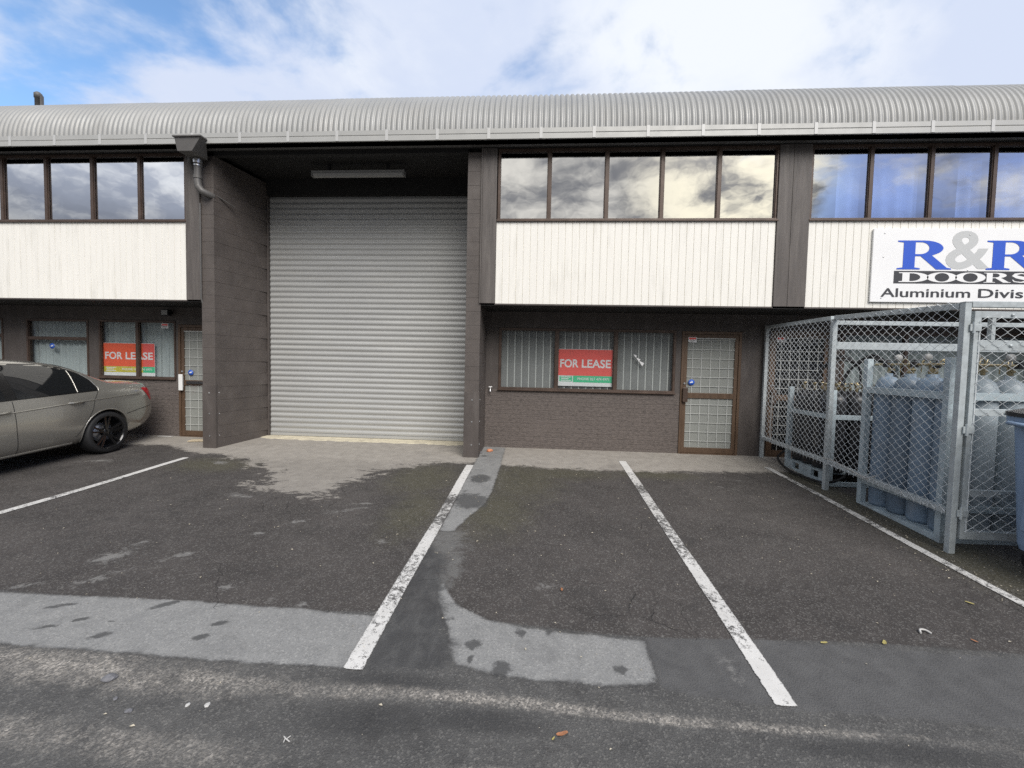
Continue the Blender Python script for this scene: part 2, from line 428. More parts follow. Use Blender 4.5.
    attr('tar', np.clip(tar, far, 1))
    grey = blobs([(-0.8, -2.9, .22, .45, 8), (-0.66, -3.3, .1, .4, 10), (-0.72, -3.5, .12, .25, 20), (-0.93, -4.25, .03, .12, 10)], P)
    attr('greystreak', grey)
    scuff = blobs([(-3.4, -2.0, .28, .09, -10), (-1.95, -2.25, .42, .06, 30), (-1.9, -2.08, .14, .04, 10), (-2.33, -2.6, .15, .05, 40), (-1.38, -2.93, .09, .06, 0), (-2.55, -2.9, .1, .04, 20), (-4.57, -0.8, .2, .1, 0),
                   (-3.4, -3.45, .16, .16, 60), (-3.2, -3.72, .22, .08, 50), (-3.42, -3.22, .14, .05, 40), (-3.58, -3.86, .12, .05, 20), (-1.77, -3.87, .09, .06, 60), (-1.57, -3.9, .07, .05, 30), (-3.34, -2.02, .2, .06, 0),
                   (-2.89, -3.36, .2, .05, 40), (-6.3, -0.9, .35, .12, 20), (1.08, -4.22, .06, .16, 12), (-2.2, -3.75, .1, .05, 20), (0.05, -3.5, .1, .06, 0),
                   (-0.47, -0.55, .028, .5, 0), (-0.5, -1.25, .03, .25, 5), (2.3, -1.0, .3, .03, -30), (2.6, -0.7, .2, .03, -20), (4.2, -1.6, .6, .1, -10)], P)
    attr('scuff', scuff)
    wear = blobs([(-3.1, -4.54, 1.25, .10, 0), (-2.4, -4.57, .9, .085, -1), (-1.45, -4.565, .75, .045, 0), (-0.35, -4.55, .8, .03, -1.5), (0.7, -4.585, .9, .022, -0.5), (2.1, -4.615, .9, .016, -2), (3.2, -4.66, .8, .014, -2),
                  (-2.6, -4.92, .55, .075, 0), (-1.55, -4.94, .34, .06, 0), (-5, -4.6, 1.5, .1, 0), (-0.1, -4.93, .25, .03, 0)], P)
    attr('wear', wear)
    attr('moss', blobs([(-0.25, -1.0, .45, .75, 0), (0.25, -0.65, .7, .25, 0), (-0.45, -2.1, .35, .6, 0), (-1.5, -1.1, .4, .6, 0), (-1.3, -2.2, .25, .6, 0), (1.6, -0.55, .5, .2, 0), (-4.6, -0.9, .5, .3, 0), (3.6, -0.9, .2, 1.2, 0), (3.7, -2.6, .3, 1.0, 0)], P))
    attr('wet', blobs([(-0.75, -4.72, .32, .09, 5), (-0.25, -4.68, .3, .06, 0), (1.6, -4.68, .5, .05, 0), (-0.75, -4.48, .3, .05, 0)], P))
    attr('bay', np.clip(y + 3.96 + 0.03 * np.sin(x * 2.1), -1, 1))
    o = bpy.data.objects.new('ground', me); COL.objects.link(o); o['kind'] = 'structure'

    m, N, out = new_mat('worn_asphalt')
    co = N.n('ShaderNodeTexCoord').outputs['Object']
    A = lambda nm: N.n('ShaderNodeAttribute', attribute_name=nm).outputs['Fac']
    n1 = N.noise(co, 1.3, 8, 0.62); n2 = N.noise(co, 7.0, 8, 0.68); n3 = N.noise(co, 38.0, 5, 0.7)
    n5 = N.noise(N.scale(co, (0.75, 1.0, 1.0)), 11.0, 10, 0.78, 0.6)
    fine = N.noise(co, 170.0, 4, 0.75)
    vor = N.n('ShaderNodeTexVoronoi', {'Vector': co, 'Scale': 120.0}).outputs
    grain = N.n('ShaderNodeTexVoronoi', {'Vector': co, 'Scale': 100.0}).outputs
    def edge(attr_sock, amp2, amp3, w):
        s = N.math('ADD', attr_sock, N.math('ADD', N.math('MULTIPLY', N.math('SUBTRACT', n2, 0.5), amp2), N.math('MULTIPLY', N.math('SUBTRACT', n3, 0.5), amp3)))
        return N.ramp(s, -w, w)
    # road further out: grey, coarse
    road = N.mix(N.lin(n2, 0.3, 0.7), (0.060, 0.059, 0.058), (0.105, 0.103, 0.099))
    bayc = N.mix(N.lin(n1, 0.32, 0.68), (0.041, 0.0362, 0.0338), (0.070, 0.0622, 0.058))
    bayc = N.mix(N.ramp(n2, 0.45, 0.75, 0, 0.55), bayc, (0.092, 0.084, 0.079))
    c = N.mix(edge(A('bay'), 0.03, 0.03, 0.012), road, bayc)
    moss = edge(A('moss'), 1.6, 1.2, 0.7)
    c = N.mix(N.math('MULTIPLY', moss, 0.6), c, (0.075, 0.070, 0.040))
    # stone chips in the binder
    chip = N.ramp(vor['Color'], 0.55, 0.95, 0, 0.5)
    chipc = N.xyz(vor['Color'])[0]
    c = N.mix(N.ramp(chipc, 0.74, 0.98, 0, 0.5), c, (0.19, 0.184, 0.172))
    v2 = N.n('ShaderNodeTexVoronoi', {'Vector': co, 'Scale': 48.0}).outputs
    c2 = N.xyz(v2['Color'])
    c = N.mix(N.math('MULTIPLY', N.ramp(c2[0], 0.90, 0.99, 0, 0.4), N.ramp(v2['Distance'], 0.55, 0.25)), c, (0.20, 0.192, 0.178))
    c = N.mix(N.ramp(c2[1], 0.75, 0.99, 0, 0.15), c, (0.030, 0.0285, 0.028))
    mott = N.noise(co, 3.2, 8, 0.72, 0.4)
    c = N.mix(N.ramp(mott, 0.52, 0.70, 0, 0.45), c, (0.034, 0.032, 0.031))
    c = N.mix(N.ramp(fine, 0.5, 0.35, 0, 0.5), c, (0.022, 0.021, 0.021))
    # worn light aggregate in the wheel tracks
    wr = edge(N.math('ADD', A('wear'), N.math('MULTIPLY', N.math('SUBTRACT', n5, 0.52), 3.0)), 0.8, 3.2, 1.0)
    wr = N.math('MULTIPLY', N.math('MULTIPLY', wr, N.ramp(A('wear'), -1.2, 0.1)), N.ramp(N.noise(co, 2.6, 4, 0.6), 0.34, 0.6, 0.15, 1.0))
    wr = N.math('MULTIPLY', wr, N.ramp(N.xyz(grain['Color'])[1], 0.15, 0.75, 0.25, 1.0))
    c = N.mix(wr, c, N.mix(N.xyz(grain['Color'])[0], (0.20, 0.185, 0.165), (0.42, 0.39, 0.35)))
    tp = edge(A('tarpatch'), 0.06, 0.03, 0.015)
    tpc = N.mix(N.lin(n2, 0.3, 0.7), (0.066, 0.065, 0.065), (0.105, 0.104, 0.103))
    c = N.mix(tp, c, tpc)
    sc_ = N.math('ADD', A('scuff'), N.math('MULTIPLY', N.math('SUBTRACT', n5, 0.56), 5.5))
    sc_ = N.math('MULTIPLY', N.math('MULTIPLY', N.ramp(sc_, -0.1, 0.75), N.ramp(A('scuff'), -0.8, 0.2)), 0.85)
    c = N.mix(sc_, c, N.mix(fine, (0.13, 0.125, 0.118), (0.25, 0.245, 0.235)))
    gs = N.math('MULTIPLY', N.ramp(N.math('ADD', A('greystreak'), N.math('MULTIPLY', N.math('SUBTRACT', n5, 0.52), 4.0)), -0.2, 0.8), N.ramp(A('greystreak'), -0.8, 0.2, 0, 0.7))
    c = N.mix(gs, c, N.mix(n3, (0.11, 0.11, 0.107), (0.19, 0.188, 0.18)))
    n6 = N.noise(N.scale(N.vmath('ADD', co, (3.3, 1.7, 0)), (0.55, 1.0, 1.0)), 4.2, 11, 0.74, 0.9)
    ap = N.math('ADD', A('apron'), N.math('MULTIPLY', N.math('SUBTRACT', n6, 0.49), N.lin(A('ragged'), 0, 1, 0.45, 2.2)))
    ap = edge(N.math('ADD', ap, N.math('MULTIPLY', N.math('SUBTRACT', n5, 0.5), 0.4)), 0.2, 0.25, 0.07)
    ap = N.math('MULTIPLY', ap, N.lin(A('ragged'), 0, 1, 1.0, 0.8))
    apc = N.mix(N.lin(n2, 0.3, 0.7), (0.235, 0.216, 0.193), (0.325, 0.302, 0.270))
    apc = N.mix(N.ramp(n1, 0.55, 0.75, 0, 0.5), apc, (0.155, 0.143, 0.130))
    c = N.mix(ap, c, apc)
    pa = edge(A('patch'), 0.055, 0.03, 0.012)
    pac = N.mix(N.lin(n2, 0.3, 0.7), (0.185, 0.185, 0.182), (0.235, 0.234, 0.228))
    pac = N.mix(N.ramp(chipc, 0.8, 1.0, 0, 0.5), pac, (0.34, 0.335, 0.32))
    pac = N.mix(N.ramp(mott, 0.48, 0.68, 0, 0.5), pac, (0.13, 0.13, 0.128))
    pac = N.mix(N.ramp(chipc, 0.3, 0.05, 0, 0.4), pac, (0.12, 0.12, 0.118))
    c = N.mix(pa, c, pac)
    tr = edge(N.math('ADD', A('tar'), N.math('MULTIPLY', N.math('SUBTRACT', n5, 0.5), 1.2)), 0.9, 0.35, 0.2)
    c = N.mix(N.math('MULTIPLY', tr, 0.85), c, N.mix(N.ramp(N.noise(N.scale(co, (1.8, 0.9, 1.0)), 6.0, 10, 0.75, 0.6), 0.36, 0.72), (0.044, 0.044, 0.045), (0.085, 0.0845, 0.083)))
    sp = edge(N.math('ADD', A('spots'), N.math('MULTIPLY', N.math('SUBTRACT', n5, 0.5), 1.8)), 0.5, 0.9, 0.25)
    c = N.mix(N.math('MULTIPLY', sp, 0.82), c, (0.05, 0.05, 0.05))
    # bitumen bleeding along the patch's rim
    rim = N.math('SUBTRACT', 1.0, N.math('ABSOLUTE', N.math('MULTIPLY', N.math('ADD', A('patch'), N.math('MULTIPLY', N.math('SUBTRACT', n2, 0.5), 0.055)), 38.0)), clamp=True)
    c = N.mix(N.math('MULTIPLY', N.math('MULTIPLY', rim, N.ramp(n5, 0.4, 0.6)), 0.55), c, (0.028, 0.027, 0.027))
    wt = edge(A('wet'), 1.4, 0.8, 0.5)
    c = N.mix(N.math('MULTIPLY', wt, 0.55), c, (0.028, 0.028, 0.029))
    # cracks in the old bays
    cv = N.vmath('ADD', N.scale(co, (1, 1, 0)), N.scale(N.n('ShaderNodeTexNoise', {'Vector': co, 'Scale': 3.5, 'Detail': 5.0}).outputs['Color'], (0.28, 0.28, 0)))
    ck = N.n('ShaderNodeTexVoronoi', {'Vector': cv, 'Scale': 1.6}, feature='DISTANCE_TO_EDGE').outputs['Distance']
    ckm = N.math('MULTIPLY', N.ramp(ck, 0.006, 0.002), N.ramp(N.noise(co, 1.1, 3), 0.53, 0.64))
    ckm = N.math('MULTIPLY', ckm, N.ramp(A('bay'), -0.02, 0.02))
    ckm = N.math('MULTIPLY', ckm, N.math('SUBTRACT', 1.0, N.math('MULTIPLY', ap, 0.8)))
    c = N.mix(N.math('MULTIPLY', ckm, 0.45), c, (0.02, 0.019, 0.019))
    h = N.math('ADD', N.math('MULTIPLY', vor['Distance'], 0.5), N.math('MULTIPLY', fine, 0.6))
    smooth = N.math('MAXIMUM', N.math('MULTIPLY', pa, 0.7), N.math('MULTIPLY', ap, 0.55))
    h = N.math('MULTIPLY', h, N.math('SUBTRACT', 1.0, smooth))
    h = N.math('SUBTRACT', h, N.math('MULTIPLY', ckm, 1.5))
    b = N.n('ShaderNodeBump', {'Height': h, 'Strength': 0.75, 'Distance': 0.008})
    p = N.n('ShaderNodeBsdfPrincipled', {'Base Color': c, 'Roughness': N.lin(n2, 0.3, 0.7, 0.72, 0.92), 'Specular IOR Level': 0.35, 'Normal': b.outputs[0]})
    N.t.links.new(p.outputs[0], out.inputs[0])
    me.materials.append(m)
    return o
build_ground()

# painted bay lines: worn paint, ragged where it has flaked to the asphalt
def paint_mat():
    m, N, out = new_mat('worn_line_paint')
    co = N.n('ShaderNodeTexCoord').outputs['Object']
    n = N.noise(co, 26.0, 8, 0.75); n2 = N.noise(co, 3.0, 4, 0.6); g = N.noise(co, 150, 3, 0.7)
    wearv = N.math('ADD', N.math('ADD', N.math('MULTIPLY', n, 0.6), N.math('MULTIPLY', n2, 0.35)), N.math('MULTIPLY', g, 0.42))
    wa = N.n('ShaderNodeAttribute', attribute_name='wearing').outputs['Fac']
    f = N.ramp(N.math('ADD', wearv, N.math('MULTIPLY', wa, 0.2)), 0.74, 0.82)
    u = N.n('ShaderNodeAttribute', attribute_name='edge').outputs['Fac']
    e = N.ramp(N.math('ADD', u, N.math('MULTIPLY', N.math('SUBTRACT', n, 0.5), 0.035)), 0.004, 0.010)
    c = N.mix(N.lin(n2, 0.3, 0.7), (0.47, 0.46, 0.44), (0.62, 0.61, 0.59))
    c = N.mix(f, c, (0.07, 0.067, 0.064))
    p = N.n('ShaderNodeBsdfPrincipled', {'Base Color': c, 'Roughness': 0.75, 'Alpha': e})
    N.t.links.new(p.outputs[0], out.inputs[0])
    return m
M['paint'] = paint_mat()
def ground_z(x, y):
    z = SLOPE * max(-9.0, min(y, 1.15))
    if -5.5 < y < -0.3: z += 0.006 * math.sin(x * 1.7 + 0.6) * math.sin(y * 1.9) + 0.004 * math.sin(x * 3.1 + y * 2.3)
    return z
def bay_line(pts, w, worn=()):
    vs = []; fs = []; ed = []
    n = 360; k = 8
    (xa, ya), (xb, yb) = pts
    for i in range(n + 1):
        t = i / n
        cx, cy = xa + (xb - xa) * t, ya + (yb - ya) * t
        for j in range(k + 1):
            s = j / k
            x = cx + (s - 0.5) * w
            vs.append((x, cy, ground_z(x, cy) + 0.0055))
            ed.append(min(s, 1 - s) * w if 0 < i < n else 0.0)
    for i in range(n):
        for j in range(k):
            a = i * (k + 1) + j
            fs.append((a, a + 1, a + k + 2, a + k + 1))
    mb = MB(); mb.add(vs, fs)
    o = mb.build('painted_bay_line', M['paint'])
    at = o.data.attributes.new('edge', 'FLOAT', 'POINT'); at.data.foreach_set('value', np.array(ed, np.float32))
    wv = [max([0.0] + [a * max(0.0, 1 - abs((v[1] - c) / h) ** 2) for (c, h, a) in worn]) + (-0.25 if v[1] > -0.5 else 0) for v in vs]
    at = o.data.attributes.new('wearing', 'FLOAT', 'POINT'); at.data.foreach_set('value', np.array(wv, np.float32))
    o['kind'] = 'structure'
bay_line([(-1.005, -0.46), (-0.972, -4.43)], 0.12, [(-2.2, 0.7, 0.75), (-3.6, 0.9, 0.35)])
bay_line([(1.266, 0.10), (1.242, -4.46)], 0.118, [(-1.8, 1.6, 0.5), (-3.6, 0.5, 0.4)])
bay_line([(3.385, 0.04), (3.415, -4.4)], 0.095, [(-1.2, 1.6, 0.6), (-3.4, 1.0, 0.45)])
bay_line([(-5.205, -0.63), (-5.42, -4.4)], 0.11, [(-2.2, 1.0, 0.35)])
bay_line([(-7.75, -0.63), (-7.8, -4.4)], 0.13)
bay_line([(5.75, -3.3), (5.75, -4.4)], 0.115)

# ------------------------------------------------------------------ the building
B = thing('industrial_building', 'brown block industrial building with curved ribbed metal roof, white cladding and grey roller shutter', 'building')
YW, YS = 0.745, 1.10      # lower walls and shutter are set back behind the facade line
ZS, ZH = 2.384, 4.688      # underside of the upper storey, head of the upper windows

def block_wall(x0, x1, y0, y1, z0, z1, seed):
    """Concrete blocks laid in running bond, 0.21 m courses."""
    mb = MB(); r = random.Random(seed)
    H, L, g = 0.2105, 0.41, 0.002
    z = z0; k = 0
    while z < z1 - 0.02:
        zt = min(z + H, z1)
        y = y0 - (0.5 * L if k % 2 else 0.0)
        while y < y1 - 1e-6:
            a, b = max(y, y0), min(y + L, y1)
            if b - a > 0.03:
                d = r.uniform(-0.0012, 0.0012)
                mb.box(x0 + d, x1 + d, a + (g if a > y0 else 0), b - (g if b < y1 else 0), z + g * 0.5, zt - g * 0.5, 0.0022)
            y += L
        z += H; k += 1
    return mb

def pier(x0, x1, seed, zb=-0.06, skew=0.0):
    w = block_wall(x0, x1, 0.0, 1.32, zb, 4.64, seed)
    c = MB().box(x0 + 0.004, x1 - 0.004, 0.004, 1.31, zb, 4.63)
    for mb in (w, c):      # the shutter side of the wall runs slightly out of square
        mb.v = [(x + (skew * max(0.0, min(1.0, y / 1.08)) if x > x0 + 0.12 else 0.0), y, z) for x, y, z in mb.v]
    o = w.build('block_pier', M['block'], B)
    c.build('mortar', M['joint'], o)
    return o

def corner_guard(x0, x1, parent):
    g = MB().box(x0 - 0.004, x1 + 0.006, -0.006, -0.0015, -0.05, 1.02, 0.001)
    g.box(x1 + 0.002, x1 + 0.007, -0.0015, 0.12, -0.05, 1.02, 0.001)
    o = g.build('corner_guard', M['brownpaint'], parent)
    for z in (0.2, 0.56, 0.9):
        MB().lathe([(0.013, -0.006), (0.012, 0.0)], ((x0 + x1) / 2 + 0.01, -0.007, z), 8, 'y').build('bolt', M['steel'], parent)
        MB().lathe([(0.0, 0.0), (0.012, 0.0), (0.011, 0.006), (0.0, 0.007)], (x1 + 0.007, 0.07, z), 8, 'x').build('bolt', M['steel'], parent)

p1 = pier(-5.46, -5.245, 1, skew=0.2); corner_guard(-5.46, -5.245, p1)
p2 = pier(-1.19, -0.965, 2); corner_guard(-1.19, -0.965, p2)
pier(8.30, 8.52, 3); pier(12.3, 12.52, 4)

# upper storey column casings beside the cladding
def casing(x0, x1, ribs=()):
    mb = MB().box(x0, x1, -0.022, 0.12, ZS, ZH, 0.004)
    for xr in ribs: mb.box(xr - 0.006, xr + 0.006, -0.028, -0.022, ZS, ZH)
    mb.build('column_casing', M['casing'], B)
casing(-0.961, -0.745); casing(3.33, 3.775, (3.53,)); casing(-5.70, -5.464); casing(7.86, 8.296)
MB().box(-0.98, -0.962, -0.03, 0.0, ZS, ZH).build('cover_strip', M['casing'], B)

def cladding(x0, x1, name='white_cladding'):
    """Vertical V-grooved boards, about 100 mm face."""
    n = max(1, round((x1 - x0) / 0.1035)); w = (x1 - x0) / n
    prof = []
    for i in range(n):
        a = x0 + i * w
        prof += [(a + 0.0025, 0.0), (a + w - 0.0065, 0.0), (a + w - 0.0035, 0.009), (a + w - 0.0005, 0.009)]
    mb = MB()
    vs = []; fs = []
    zs = [ZS, 3.612]
    for z in zs:
        vs += [(x, y + 0.002 * math.sin(i * 12.9898), z) if False else (x, y, z) for i, (x, y) in enumerate(prof)]
    m_ = len(prof)
    for i in range(m_ - 1): fs.append((i, i + 1, m_ + i + 1, m_ + i))
    mb.add(vs, fs)
    o = mb.build(name, M['cladding'], B)
    MB().box(x0, x1, 0.0105, 0.10, ZS, 3.612).build('backing', M['cladding'], o)
    MB().box(x0 - 0.005, x1 + 0.005, -0.008, 0.1, ZS - 0.022, ZS - 0.001).build('drip_trim', M['brownpaint'], o)
    return o
cladding(-0.742, 3.327); cladding(3.778, 7.857); cladding(-12.1, -5.703)

def window(x0, x1, z0, z1, y, mull, glass, fw=0.032, mw=0.05, depth=0.07, tilt=0.004, frame_mat='bronze', transom=None, sill=True, parent=B):
    """Aluminium frame with mullions; its panes are one child."""
    mb = MB()
    mb.box(x0, x1, y, y + depth, z1 - fw, z1, 0.003)
    mb.box(x0, x1, y - 0.012, y + depth, z0, z0 + fw, 0.003)
    mb.box(x0, x0 + fw, y, y + depth, z0 + fw, z1 - fw, 0.003)
    mb.box(x1 - fw, x1, y, y + depth, z0 + fw, z1 - fw, 0.003)
    for x in mull: mb.box(x - mw / 2, x + mw / 2, y, y + depth, z0 + fw, z1 - fw, 0.003)
    if sill: mb.box(x0 - 0.01, x1 + 0.01, y - 0.03, y - 0.013, z0 - 0.012, z0 + 0.012, 0.003)
    cells = []
    ed = [x0 + fw] + sum([[x - mw / 2, x + mw / 2] for x in mull], []) + [x1 - fw]
    for i in range(0, len(ed), 2):
        a, b = ed[i], ed[i + 1]
        if transom:
            mb.box(a, b, y + 0.005, y + depth - 0.005, transom - 0.022, transom + 0.022, 0.003)
            cells += [(a, b, z0 + fw, transom - 0.022), (a, b, transom + 0.022, z1 - fw)]
        else: cells.append((a, b, z0 + fw, z1 - fw))
        # thin sash bead round each pane
        t = 0.009
        for (aa, bb, c, d) in (cells[-2:] if transom else cells[-1:]):
            mb.box(aa, bb, y + 0.014, y + 0.03, d - t, d); mb.box(aa, bb, y + 0.014, y + 0.03, c, c + t)
            mb.box(aa, aa + t, y + 0.014, y + 0.03, c + t, d - t); mb.box(bb - t, bb, y + 0.014, y + 0.03, c + t, d - t)
    fr = mb.build('window', M[frame_mat], parent)
    pm = MB()
    for (a, b, c, d) in cells:
        ta, tb = rng.uniform(-tilt, tilt), rng.uniform(-tilt, tilt)
        w, h = (b - a) / 2, (d - c) / 2
        cx, cz = (a + b) / 2, (c + d) / 2
        vs = [(cx + sx * w, y + 0.036 + sx * w * ta + sz * h * tb, cz + sz * h) for sx, sz in ((-1, -1), (1, -1), (1, 1), (-1, 1))]
        pm.add(vs, [(0, 1, 2, 3)])
    pm.build('pane', glass, fr)
    return fr
ZW = 3.622
window(-0.73, 3.335, ZW, ZH, 0.0, [0.041, 0.89, 1.694, 2.506], M['gl_cloud'])
window(3.778, 7.857, ZW, ZH, 0.0, [4.604, 5.413, 6.239, 7.05], M['gl_blue'])
window(-12.1, -5.703, ZW, ZH, 0.0, [-11.3, -10.5, -9.7, -8.9, -8.116, -7.313, -6.50], M['gl_cloud'])

# shells that close the rooms behind: upper slab, back wall, ends, dividing walls
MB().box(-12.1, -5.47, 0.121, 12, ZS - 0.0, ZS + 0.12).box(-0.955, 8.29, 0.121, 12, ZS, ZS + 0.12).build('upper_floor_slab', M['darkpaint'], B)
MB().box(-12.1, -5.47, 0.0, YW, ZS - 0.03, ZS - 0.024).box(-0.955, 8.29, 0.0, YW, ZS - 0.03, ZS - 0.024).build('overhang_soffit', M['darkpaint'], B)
sh = MB()
sh.box(-12.4, 12.6, 12, 12.2, -0.1, 5.6)
sh.box(-12.4, -12.11, -0.02, 12, -0.6, 4.83); sh.box(12.53, 12.6, 0.0, 12, -0.1, 4.83)
sh.box(-5.455, -5.25, 1.325, 12, 0.0, 4.7); sh.box(-1.185, -0.97, 1.325, 12, 0.0, 4.7); sh.box(3.5, 3.6, 0.85, 12, 0.0, 4.6)
sh.build('outer_wall', M['brownpaint'], B)
MB().box(-12.1, 3.49, 6.0, 6.1, 0.0, 4.64).box(3.61, 12.5, 6.0, 6.1, 0, 4.64).build('inner_wall', M['interior'], B)

# lower set-back walls
def lower_wall(name, rects, m):
    mb = MB()
    for (x0, x1, z0, z1) in rects: mb.box(x0, x1, YW, YW + 0.11, z0, z1)
    return mb.build(name, m, B)
ZT = ZS - 0.031
lower_wall('rough_brick_wall', [(-0.963, 2.292, -0.05, 1.028)], M['brick'])
lower_wall('recess_wall', [(-0.963, -0.745, 1.028, ZT), (2.206, 2.292, 1.028, ZT), (-0.745, 2.206, 2.082, ZT), (2.292, 3.258, 2.072, ZT), (3.258, 3.49, -0.05, ZT)], M['brownpaint'])
lower_wall('rough_brick_wall', [(-12.1, -6.53, -0.05, 1.06)], M['brick'])
lower_wall('recess_wall', [(-12.1, -11.3, 1.06, ZT), (-9.955, -9.49, 1.06, ZT), (-8.26, -8.06, 1.06, ZT), (-6.575, -6.53, 1.06, ZT), (-11.3, -9.955, 2.115, ZT), (-9.49, -8.26, 2.115, ZT), (-8.06, -6.575, 2.115, ZT), (-6.53, -5.5, 2.05, ZT), (-5.5, -5.464, -0.05, ZT)], M['brownpaint'])
lower_wall('rough_brick_wall', [(4.72, 8.29, -0.05, 1.028)], M['brick'])
lower_wall('recess_wall', [(3.49, 3.70, -0.05, ZT), (3.70, 4.66, 2.10, ZT), (4.66, 4.72, -0.05, ZT), (4.72, 4.8, 1.028, ZT), (7.8, 8.29, 1.028, ZT), (4.8, 7.8, 2.12, ZT)], M['brownpaint'])

wc = window(-0.742, 2.203, 1.03, 2.08, YW - 0.01, [0.239, 1.221], M['gl_low'], fw=0.035, mw=0.055)
window(-11.3, -9.957, 1.063, 2.113, YW - 0.01, [], M['gl_low'], transom=1.8)
window(-9.487, -8.262, 1.063, 2.113, YW - 0.01, [], M['gl_low'], fw=0.032, transom=1.76)
window(-8.057, -6.578, 1.063, 2.113, YW - 0.01, [-7.315], M['gl_low'], fw=0.03, mw=0.055)
window(4.803, 7.797, 1.03, 2.118, YW - 0.01, [5.8, 6.8], M['gl_low'], fw=0.06)

def door(x0, x1, z0, z1, hinge_right=True, handle='brown', grille=True, glass='gl_door'):
    y = YW - 0.012
    fr = MB()
    fr.box(x0, x0 + 0.04, y, y + 0.1, z0, z1, 0.003); fr.box(x1 - 0.04, x1, y, y + 0.1, z0, z1, 0.003)
    fr.box(x0 + 0.04, x1 - 0.04, y, y + 0.1, z1 - 0.045, z1, 0.003)
    fr.box(x0 + 0.04, x1 - 0.04, y - 0.01, y + 0.1, z0 - 0.02, z0 + 0.012, 0.002)
    a, b, c, d = x0 + 0.043, x1 - 0.043, z0 + 0.015, z1 - 0.049
    yl = y + 0.014
    lf = MB(); s = 0.055
    mid = z0 + 0.985
    lf.box(a, a + s, yl, yl + 0.045, c, d, 0.003); lf.box(b - s, b, yl, yl + 0.045, c, d, 0.003)
    lf.box(a + s, b - s, yl, yl + 0.045, d - 0.055, d, 0.003); lf.box(a + s, b - s, yl, yl + 0.045, c, c + 0.09, 0.003)
    lf.box(a + s, b - s, yl, yl + 0.045, mid - 0.055, mid + 0.035, 0.003)
    dr = lf.build('door', M['doorframe'], B)
    fr.build('frame', M['doorframe'], dr)
    MB().box(a + s, b - s, yl + 0.02, yl + 0.024, c + 0.09, mid - 0.055).box(a + s, b - s, yl + 0.02, yl + 0.024, mid + 0.035, d - 0.055).build('pane', M[glass], dr)
    if grille:
        g = MB(); gw = b - a - 2 * s
        for i in range(1, 6):
            x = a + s + gw * (i - 0.5 + 0.1) / 5.2
            g.box(x - 0.0045, x + 0.0045, yl + 0.012, yl + 0.017, c + 0.09, mid - 0.055); g.box(x - 0.0045, x + 0.0045, yl + 0.012, yl + 0.017, mid + 0.035, d - 0.055)
        zz = c + 0.2
        while zz < d - 0.07:
            if not (mid - 0.07 < zz < mid + 0.05): g.box(a + s, b - s, yl + 0.0065, yl + 0.0115, zz - 0.0045, zz + 0.0045)
            zz += 0.152
        g.box(a + s, b - s, yl + 0.003, yl + 0.0065, d - 0.075, d - 0.057)
        g.build('grille', M['grille'], dr)
    hx = a + 0.02 if hinge_right else b - 0.02
    if handle == 'brown':
        h = MB().box(hx - 0.03, hx + 0.05, yl - 0.05, yl - 0.03, mid - 0.12, mid + 0.12, 0.006)
        h.box(hx - 0.02, hx + 0.02, yl - 0.03, yl + 0.002, mid - 0.1, mid - 0.07); h.box(hx - 0.02, hx + 0.02, yl - 0.03, yl + 0.002, mid + 0.07, mid + 0.1)
        h.build('handle', M['bronze'], dr)
    elif handle == 'white':
        h = MB().box(hx - 0.03, hx + 0.045, yl - 0.06, yl - 0.035, mid - 0.15, mid + 0.14, 0.008)
        h.box(hx - 0.02, hx + 0.02, yl - 0.035, yl + 0.002, mid - 0.1, mid + 0.1)
        h.build('handle', M['white'], dr)
        k = MB().box(hx + 0.09, b - s + 0.02, yl - 0.03, yl - 0.002, mid - 0.03, mid + 0.02, 0.004)
        k.build('push_bar', M['black'], dr)
    lk = MB().lathe([(0.016, 0.0), (0.016, 0.012), (0.01, 0.014)], (hx + 0.002, yl - 0.012, mid + 0.19), 12, 'y')
    lk.build('lock', M['steel'], dr)
    return dr
door(2.297, 3.253, 0.033, 2.068)
door(-6.525, -5.505, 0.033, 2.045, handle='white')
door(3.703, 4.655, 0.033, 2.095, glass='gl_dark')

